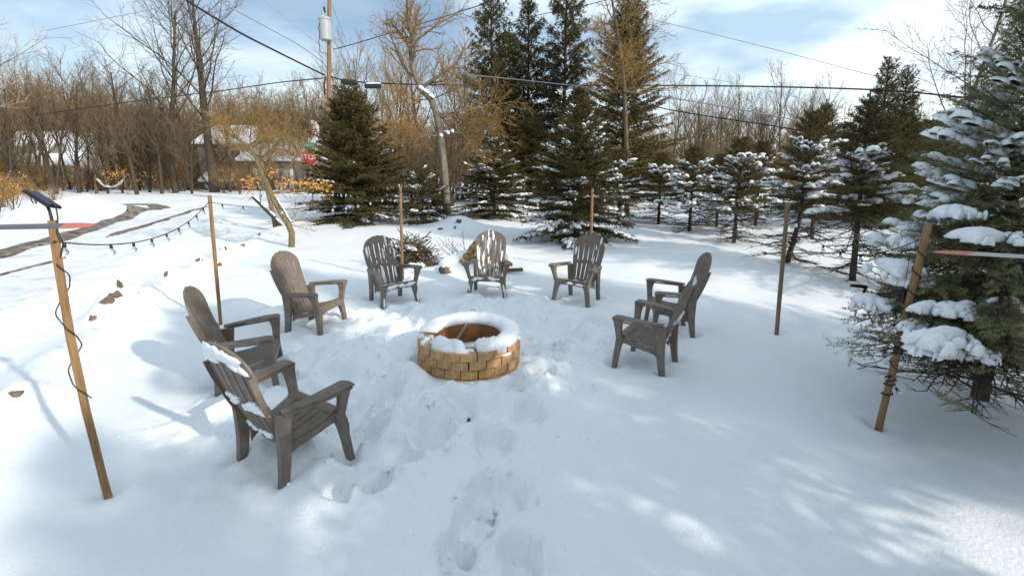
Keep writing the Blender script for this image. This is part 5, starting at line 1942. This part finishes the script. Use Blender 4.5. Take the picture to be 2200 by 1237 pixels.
# beech saplings with orange leaves at the left edge and by the lane
for k, (px, py, Y, n, sp, lab) in enumerate([(8, 402, 24, 420, 0.36, 'young beech full of orange dead leaves at the left picture edge'), (268, 372, 40, 240, 0.8, 'golden leaved shrub left of the candelabra tree, below the wire'),
                                             (24, 385, 27, 160, 0.3, 'small orange leaved sapling right of the young beech')]):
    t = Tree(70 + k)
    c = P(px, py, Y)
    gx_, gy_ = c.x, Y
    hgt = c.z - gzs(gx_, gy_)
    for q in range(5):
        t.limb((0, 0, -0.1), (t.rng.uniform(-0.3, 0.3), t.rng.uniform(-0.3, 0.3), 1), max(hgt, 0.8) * 1.25, 0.02, 1, 2, [dict(woodlvl=1), dict(n=5, kids=8, lr=0.35, rmin=0.006), dict(n=3)])
    g = t.build('beech_sapling', M['bark_grey'], M['twig_gold'], label=lab, cat='sapling')
    g.location = (gx_, gy_, gzs(gx_, gy_))
    cc = [np.array((t.rng.normal() * sp * 1.4, t.rng.normal() * sp, max(hgt, 0.8) * t.rng.uniform(0.55, 1.15))) for _ in range(26)]
    link('dead_leaves', tri_mesh('dead_leaves', leaf_cloud(cc, t.rng, n, sp * 0.4, 0.11), M['leaf_orange']), g)

# far woods that close the view: a mass of stems and twigs nobody could count
rng = np.random.default_rng(123)
mb = MB()


def sticks(A, B, ra, rb):
    """many straight three sided sticks at once"""
    A, B = np.asarray(A), np.asarray(B)
    ra = np.broadcast_to(ra, (len(A),))
    rb = np.broadcast_to(rb, (len(A),))
    D = B - A
    D /= np.linalg.norm(D, axis=1, keepdims=True) + 1e-9
    ref = np.where(np.abs(D[:, :1]) < 0.8, np.array([[1.0, 0, 0]]), np.array([[0, 0, 1.0]]))
    u = np.cross(D, ref)
    u /= np.linalg.norm(u, axis=1, keepdims=True)
    v = np.cross(D, u)
    ring = []
    for P0, r in ((A, ra), (B, rb)):
        for k in range(3):
            an = k * 2.0944
            ring.append(P0 + (u * math.cos(an) + v * math.sin(an)) * r[:, None])
    V = np.stack(ring, 1).reshape(-1, 3)
    base = np.arange(len(A)) * 6
    F = np.concatenate([np.stack([base + k, base + (k + 1) % 3, base + 3 + (k + 1) % 3, base + 3 + k], 1) for k in range(3)])
    mb.raw(V, F.tolist())


NW = 2300
ax_ = rng.uniform(-1.02, 1.02, NW)
Yd = rng.uniform(66, 90, NW)
xw = ax_ * 1.15 * Yd
left = xw < -0.12 * Yd
keep = left | (xw > 0.26 * Yd) | (rng.random(NW) < 0.5)
xw, Yd, left = xw[keep], Yd[keep], left[keep]
n_ = len(xw)
h = np.where(left, rng.uniform(7, 14.5, n_), rng.uniform(5, 11.5, n_)) * np.where(rng.random(n_) < 0.3, 0.6, 1)
p0 = np.stack([xw, Yd, gza(xw, Yd) - 0.2], 1)
p1 = p0 + np.stack([rng.normal(size=n_) * 0.6, rng.normal(size=n_) * 0.3, h], 1)
rr = rng.uniform(0.04, 0.11, n_)
sticks(p0, p1, rr, 0.02)
for lv in range(15):
    t = rng.uniform(0.15, 1.0, n_)[:, None]
    c = p0 + (p1 - p0) * t
    d = np.stack([rng.normal(size=n_), rng.normal(size=n_) * 0.5, rng.uniform(0.2, 1.5, n_)], 1)
    d /= np.linalg.norm(d, axis=1, keepdims=True)
    l = rng.uniform(0.8, 2.8, n_)[:, None] * (1.25 - 0.7 * t)
    e = c + d * l
    sticks(c, e, 0.032, 0.016)
    for s_ in range(2):
        d2 = d + rng.normal(size=(n_, 3)) * 0.5
        c2 = c + d * l * rng.uniform(0.3, 1.0, n_)[:, None]
        sticks(c2, c2 + d2 * l * 0.45, 0.020, 0.013)
mb.obj('far_woods', M['twig_brown'], label='brown leafless woods closing the view behind everything', cat='woods', kind='stuff')
# dry grass and bramble at the wood's foot
A = []
for k in range(9000):
    px = rng.uniform(-120, 760) if rng.random() < 0.62 else rng.uniform(1380, 2100)
    Yd = rng.uniform(46.5, 60)
    x = P(px, 400, Yd).x
    z = gzs(x, Yd)
    d = np.array((rng.normal() * 0.4, rng.normal() * 0.3, 1.0))
    l = rng.uniform(0.3, 1.6)
    s = np.array((0.025, 0, 0))
    p = np.array((x, Yd, z - 0.05))
    A.append([p - s, p + s, p + d * l])
link('dry_grass', tri_mesh('dry_grass', np.array(A), M['thatch']), label='tan dry grass and bramble along the foot of the far woods', cat='grass', kind='stuff')

# ================================================================== POLE, WIRES, SIGNS
PY = 27.0
pb_, pt_ = np.array(P(704, 440, PY)), np.array(P(708, -40, PY))
pole = empty('utility_pole', (pb_[0], pb_[1], gzs(pb_[0], pb_[1])), 0, label='tall brown wooden utility pole carrying a grey transformer', cat='utility pole')
loc = np.array(pole.location)
mb = MB()
b0 = np.array((pb_[0], PY, loc[2] - 0.3))
mb.tube([b0 - loc, (b0 + pt_) / 2 - loc, pt_ - loc], [0.125, 0.115, 0.10], 12)
mb.obj('post', M['pole'], pole, smooth=40)
tf = np.array(P(699, 62, PY - 0.35)) - loc
mb = MB()
mb.lathe([(0.0005, -0.60), (0.28, -0.60), (0.31, -0.56), (0.31, 0.42), (0.34, 0.44), (0.34, 0.50), (0.28, 0.56), (0.0005, 0.60)], 18, tf)
tfo = mb.obj('transformer', M['galv'], pole, smooth=35)
mb = MB()
mb.lathe([(0.0005, 0.55), (0.06, 0.55), (0.09, 0.62), (0.05, 0.68), (0.085, 0.75), (0.05, 0.82), (0.07, 0.88), (0.0005, 0.94)], 10, tf + np.array((-0.08, 0, 0)))
mb.obj('bushing', M['galv'], tfo, smooth=40)
mb = MB()
mb.lathe([(0.0005, 0.0), (0.06, 0.0), (0.085, 0.10), (0.04, 0.15), (0.075, 0.22), (0.04, 0.30), (0.0005, 0.34)], 10, np.array(P(697, 28, PY - 0.3)) - loc)
mb.obj('cutout_fuse', M['iron'], pole, smooth=40)
mb = MB()
mb.tube([np.array(P(688, 62, PY - 0.5)) - loc, np.array(P(685, 90, PY - 0.5)) - loc, np.array(P(688, 112, PY - 0.3)) - loc, np.array(P(703, 116, PY - 0.2)) - loc], 0.02, 5)
mb.tube([np.array(P(690, 38, PY - 0.5)) - loc, np.array(P(684, 60, PY - 0.6)) - loc, np.array(P(688, 80, PY - 0.5)) - loc], 0.018, 5)
mb.tube([np.array(P(700, 165, PY - 0.2)) - loc, np.array(P(697, 180, PY - 0.25)) - loc, np.array(P(698, 205, PY - 0.2)) - loc], 0.05, 5)
mb.obj('drop_wire', M['wire'], pole, smooth=60)

WG = 'overhead wires strung from the utility pole'


def wire(pxs, r, m, label, name='power_line'):
    p = [np.array(P(*q)) for q in pxs]
    # smooth resample
    k = np.arange(len(p))
    t = np.linspace(0, len(p) - 1, 60)
    arr = np.array(p)
    q = np.stack([np.interp(t, k, arr[:, c]) for c in range(3)], 1)
    for _ in range(10):
        q[1:-1] = (q[:-2] + 2 * q[1:-1] + q[2:]) / 4
    mb = MB()
    mb.tube(q, r, 5)
    return mb.obj(name, m, smooth=60, label=label, cat='wire', group=WG)


wire([(330, -60, 16), (400, 2, 18), (520, 74, 21), (620, 124, 24), (697, 162, PY)], 0.045, M['wire'], 'thick black cable coming down from the top left to the pole')
wire([(430, -25, 17), (480, 8, 18.5), (560, 52, 21), (640, 95, 24), (694, 134, PY)], 0.022, M['wire_grey'], 'thin grey wire above the thick black cable left of the pole')
wire([(709, 164, PY), (730, 172, PY + 0.2), (800, 180, PY + 1), (1000, 184, PY + 2), (1250, 184, PY + 2), (1440, 184, PY + 1), (1650, 186, 26), (1900, 193, 24), (2010, 203, 22), (2300, 235, 19)], 0.042, M['wire'],
     'thick black cable running right from the pole across the sky')
wire([(709, 150, PY), (850, 152, PY + 0.5), (975, 158, PY), (1100, 170, 25), (1230, 184, 23.5), (1400, 203, 22), (1560, 230, 20), (1700, 256, 18.5), (1900, 300, 17)], 0.026, M['wire_grey'], 'grey wire sagging right just under the thick cable')
wire([(1300, 205, 23), (1446, 238, 22), (1560, 256, 20), (1690, 275, 18), (1900, 320, 16)], 0.026, M['wire'], 'short black wire crossing the brown woods at the right')
wire([(695, 168, PY), (600, 177, PY + 2), (480, 195, PY + 5), (300, 216, PY + 9), (130, 240, PY + 12), (-60, 270, PY + 14)], 0.034, M['wire'], 'black cable running left from the pole over the thicket')
wire([(716, 107, PY), (760, 95, PY), (830, 74, 26), (930, 44, 25), (1020, 16, 24), (1120, -20, 23)], 0.024, M['wire'], 'black wire climbing right from the pole across the crooked tree')
wire([(100, 66, 40), (200, 46, 38), (330, 20, 36), (430, -6, 34)], 0.022, M['wire_grey'], 'faint grey wire in the upper left sky')
wire([(540, -20, 24), (600, 28, 25), (660, 76, 26), (690, 100, PY)], 0.014, M['wire_grey'], 'very thin wire dropping to the transformer from the upper left')
wire([(714, 12, PY), (728, 50, PY + 1), (745, 92, PY + 3)], 0.014, M['wire_grey'], 'very thin guy wire slanting right of the transformer')
wire([(1100, 165, 30), (1250, -5, 34)] if False else [(1380, 38, 34), (1500, 66, 32), (1650, 103, 30), (1800, 143, 28), (1910, 172, 26), (2050, 215, 24)], 0.018, M['wire_grey'], 'thin grey wire slanting down through the clouds at the right')
wire([(1420, 155, 34), (1560, 175, 32), (1690, 205, 30), (1850, 240, 28)], 0.012, M['wire_grey'], 'faintest wire below the thick cable in the right sky')
wire([(1060, 60, 30), (1160, 32, 29), (1260, 12, 28), (1320, -4, 27)], 0.022, M['wire'], 'black wire passing behind the tops of the tall spruces')
# splice boxes on the thick cable
mb = MB()
c0, c1 = np.array(P(733, 175, PY)), np.array(P(768, 179, PY))
mb.tube([c0, c0 + (c1 - c0) * 0.1, c0 + (c1 - c0) * 0.9, c1], [0.06, 0.15, 0.15, 0.06], 8)
mb.obj('cable_splice', M['wire'], smooth=40, label='black splice case hanging on the cable nearest the pole', cat='splice case')
sp = empty('cable_splice', tuple(P(801, 183, PY)), 0, label='black splice box with snow on top, second from the pole', cat='splice case')
mb = MB()
mb.box((0, 0, -0.06), (0.90, 0.22, 0.24))
mb.obj('case', M['wire'], sp, bevel=0.03)
sn = MB()
blob(sn, (0, 0, 0.06), (1, 0, 0), (0, 0, 1), 0.85, 0.22, 0.08, rng)
sn.obj('snow_cap', M['snow_clump'], sp, smooth=180)

# stop sign with street name blade
QY = 21.0
spx = P(664, 338, QY)
sg = empty('stop_sign', (spx.x, QY, gzs(spx.x, QY)), 0.0, label='red stop sign with a green street name blade, half hidden by the dark spruce', cat='road sign')
hz = spx.z - sg.location.z
mb = MB()
mb.box((0.02, 0.05, hz / 2 + 0.2), (0.06, 0.05, hz + 0.6))
mb.obj('signpost', M['wire_grey'], sg)


def octo(r, y0, y1):
    m_ = MB()
    v = [(r * math.cos(R(22.5 + 45 * k)), y, r * math.sin(R(22.5 + 45 * k)) + hz) for y in (y0, y1) for k in range(8)]
    f = [tuple(range(8)), tuple(range(15, 7, -1))] + [(k, k + 8, (k + 1) % 8 + 8, (k + 1) % 8) for k in range(8)]
    m_.raw(v, f)
    return m_


octo(0.385, 0.0, 0.012).obj('white_border', M['white'], sg)
octo(0.355, -0.006, -0.002).obj('red_face', M['red'], sg)


def text(body, size, loc_, parent, m_, ext=0.002):
    cu = bpy.data.curves.new('lettering', 'FONT')
    cu.body = body
    cu.size = size
    cu.align_x = 'CENTER'
    cu.align_y = 'CENTER'
    cu.extrude = ext
    tmp = bpy.data.objects.new('lettering', cu)
    COL.objects.link(tmp)
    bpy.context.view_layer.update()
    me_ = bpy.data.meshes.new_from_object(tmp.evaluated_get(bpy.context.evaluated_depsgraph_get()))
    bpy.data.objects.remove(tmp)
    me_.materials.clear()
    me_.materials.append(m_)
    o_ = link('lettering', me_)
    o_.parent = parent
    o_.location = loc_
    o_.rotation_euler = (R(90), 0, 0)
    return o_


text('STOP', 0.30, (0, -0.011, hz), sg, M['white'])
mb = MB()
mb.box((0.05, -0.02, hz + 0.52), (0.62, 0.012, 0.22))
gb = mb.obj('name_blade', M['green'], sg, bevel=0.01)
sg.rotation_euler = (0, 0, R(18))
mb = MB()
for a, b, h_ in [(-0.2, 0.05, 0.09), (-0.13, 0.04, 0.06), (-0.07, 0.05, 0.06), (0.0, 0.04, 0.06), (0.07, 0.05, 0.07), (0.18, 0.04, 0.08), (0.24, 0.04, 0.06)]:
    mb.box((0.05 + a, -0.029, hz + 0.52), (b * 0.55, 0.003, h_))
mb.obj('worn_lettering', M['white'], gb)

# ------------------------------------------------------------------ houses across the lane


def house(name, cx, cy, wdt, dep, zw, zr, m, label, dormer=None, gable_front=False, windows=(), garage=None, chimney=None):
    z0 = gzs(cx, cy)
    h = empty(name, (cx, cy, z0), 0, label=label, cat='house')
    mb = MB()
    x, y = wdt / 2, dep / 2
    if gable_front:
        v = [(-x, -y, -0.3), (x, -y, -0.3), (x, y, -0.3), (-x, y, -0.3), (-x, -y, zw), (x, -y, zw), (x, y, zw), (-x, y, zw), (0, -y, zr), (0, y, zr)]
        f = [(0, 1, 5, 8, 4), (2, 3, 7, 9, 6), (1, 2, 6, 5), (3, 0, 4, 7), (4, 8, 9, 7), (5, 6, 9, 8)]
    else:
        v = [(-x, -y, -0.3), (x, -y, -0.3), (x, y, -0.3), (-x, y, -0.3), (-x, -y, zw), (x, -y, zw), (x, y, zw), (-x, y, zw), (-x, 0, zr), (x, 0, zr)]
        f = [(0, 1, 5, 4), (2, 3, 7, 6), (1, 2, 6, 9, 5), (3, 0, 4, 8, 7), (4, 5, 9, 8), (6, 7, 8, 9)]
    mb.raw(v, f)
    mb.obj('walls', m, h)
    mb = MB()
    e, t = 0.35, 0.22
    if gable_front:
        for s in (-1, 1):
            sl = (zr - zw) / x
            xe = x + e
            v = [(0, -y - e, zr + 0.03), (s * xe, -y - e, zw - sl * e + 0.03), (s * xe, y + e, zw - sl * e + 0.03), (0, y + e, zr + 0.03)]
            v += [(a, b, c + t) for a, b, c in v]
            mb.raw(v, [(0, 1, 2, 3), (7, 6, 5, 4), (0, 4, 5, 1), (1, 5, 6, 2), (2, 6, 7, 3), (3, 7, 4, 0)])
    else:
        for s in (-1, 1):
            sl = (zr - zw) / y
            ye = y + e
            v = [(-x - e, 0, zr + 0.03), (-x - e, s * ye, zw - sl * e + 0.03), (x + e, s * ye, zw - sl * e + 0.03), (x + e, 0, zr + 0.03)]
            v += [(a, b, c + t) for a, b, c in v]
            mb.raw(v, [(0, 1, 2, 3), (7, 6, 5, 4), (0, 4, 5, 1), (1, 5, 6, 2), (2, 6, 7, 3), (3, 7, 4, 0)])
    rf = mb.obj('snowy_roof', M['snow_clump'], h)
    if dormer:
        for dx in dormer:
            mb = MB()
            dw, dz = 1.0, zw + (zr - zw) * 0.25
            v = [(dx - dw, -y * 0.75, dz), (dx + dw, -y * 0.75, dz), (dx + dw, -y * 0.75, dz + 0.6), (dx, -y * 0.75, dz + 1.5), (dx - dw, -y * 0.75, dz + 0.6)]
            v += [(a, 0, c) for a, b, c in v]
            mb.raw(v, [(0, 1, 2, 3, 4), (5, 9, 8, 7, 6), (1, 6, 7, 2), (2, 7, 8, 3), (3, 8, 9, 4), (4, 9, 5, 0)])
            mb.obj('dormer', M['siding2'], h)
    for wx, wz, ww, wh in windows:
        mb = MB()
        mb.box((wx, -y - 0.02, wz), (ww + 0.2, 0.08, wh + 0.2))
        wn = mb.obj('window', M['white'], h)
        mb = MB()
        mb.box((wx, -y - 0.06, wz), (ww, 0.02, wh))
        mb.obj('pane', M['pane'], wn)
    for gx0, gw, gh in (garage or ()):
        mb = MB()
        mb.box((gx0, -y - 0.03, gh / 2), (gw, 0.06, gh))
        gd = mb.obj('garage_door', M['white'], h)
        for q in range(3):
            mb = MB()
            mb.box((gx0, -y - 0.065, gh * (q + 0.65) / 3.3), (gw * 0.92, 0.012, gh * 0.22))
            mb.obj('panel', M['white'], gd)
    if chimney:
        mb = MB()
        mb.box((chimney[0], 0, chimney[1] / 2 + 1), (chimney[2], 0.9, chimney[1] - 2))
        mb.obj('chimney', M['white'], h)
    return h


house('house', gp(150, 62), 62, 10.5, 9, 2.4, 6.3, M['siding'], 'beige house with a big snow covered roof and dormers behind the many stemmed tree', dormer=(-1.6, 2.2), windows=[(-3, 1.3, 1.2, 1.2), (0.2, 1.3, 1.2, 1.2), (3, 1.3, 1.2, 1.2)])
house('house', gp(535, 52), 52, 5.2, 8, 4.6, 6.4, M['siding2'], 'grey two storey house with snowy roof behind the leaning tree', windows=[(-1.2, 3.3, 1.0, 1.1), (1.2, 3.3, 1.0, 1.1), (0, 1.2, 1.4, 1.2)])
house('garage', gp(633, 51), 51, 6.6, 8, 2.9, 5.0, M['siding2'], 'long low grey garage with white doors and snowy roof beside the stop sign', garage=[(-1.5, 1.3, 2.0), (0.8, 2.0, 2.0)], chimney=(2.7, 7.0, 0.45))
house('vehicle_stand_in', gp(482, 47.5), 47.5, 2.6, 2.2, 1.0, 1.6, M['siding2'], 'small gabled block with snow on its roof, standing in for a parked vehicle at the foot of the candelabra tree')['category'] = 'vehicle_stand_in'  # gabled block added in place of a parked vehicle with a snowy roof

# hammock between two trees
h0, h1 = np.array(P(208, 384, 40.6)), np.array(P(266, 384, 41.3))
mb = MB()


def hm(u, v):
    p = h0 + (h1 - h0) * u
    return (p[0], p[1] + (v - 0.5) * 0.5 * (0.25 + math.sin(u * math.pi)), p[2] - 0.75 * 4 * u * (1 - u) + 0.05 * (2 * v - 1) ** 2)


mb.sheet(hm, 18, 4, 0.03)
mb.obj('hammock', M['hammock'], smooth=60, label='pale hammock sagging between two bare trees across the lane', cat='hammock')

# the drone's own propellers, at rest, at the edges of the view


def propeller(name, tip, root, wid, m, label):
    a, b = np.array(tip), np.array(root)
    d = (b - a)
    ln = np.linalg.norm(d)
    d /= ln
    sd = np.cross((0, 0, 1), d)
    sd /= np.linalg.norm(sd)
    o = empty(name, tuple(a), 0, label=label, cat='propeller')

    def sec(t):
        wv = wid * (0.35 + 0.65 * min(1, t / 0.14) ** 0.6) * (1 - 0.15 * t)
        tw = 0.35
        return wv, tw

    def bl(t0, t1):
        mb = MB()
        n, k = 10, 8
        v = []
        for q in range(n + 1):
            t = t0 + (t1 - t0) * q / n
            wv, tw = sec(t)
            c = d * ln * t
            for s in range(k):
                an = 2 * math.pi * s / k
                x = math.cos(an) * wv / 2
                z = math.sin(an) * wv * 0.07 - x * math.sin(tw)
                v.append(c + sd * x * math.cos(tw) + np.array((0, 0, z)))
        f = [(q * k + s, q * k + (s + 1) % k, (q + 1) * k + (s + 1) % k, (q + 1) * k + s) for q in range(n) for s in range(k)]
        f += [tuple(range(k - 1, -1, -1)), tuple(n * k + s for s in range(k))]
        mb.raw(v, f)
        return mb
    bl(0.25, 1.0).obj('blade', m, o, smooth=60)
    bl(0.0, 0.25).obj('painted_tip', M['tip'], o, smooth=60)
    return o


propeller('drone_propeller', P(200, 484, 0.42), P(-60, 489, 0.42), 0.012, M['prop'], 'dark grey propeller blade with a red tip entering from the left picture edge')
propeller('drone_propeller', P(2008, 540, 0.42), P(2300, 557, 0.42), 0.015, M['prop2'], 'pale grey propeller blade with a red tip entering from the right picture edge')
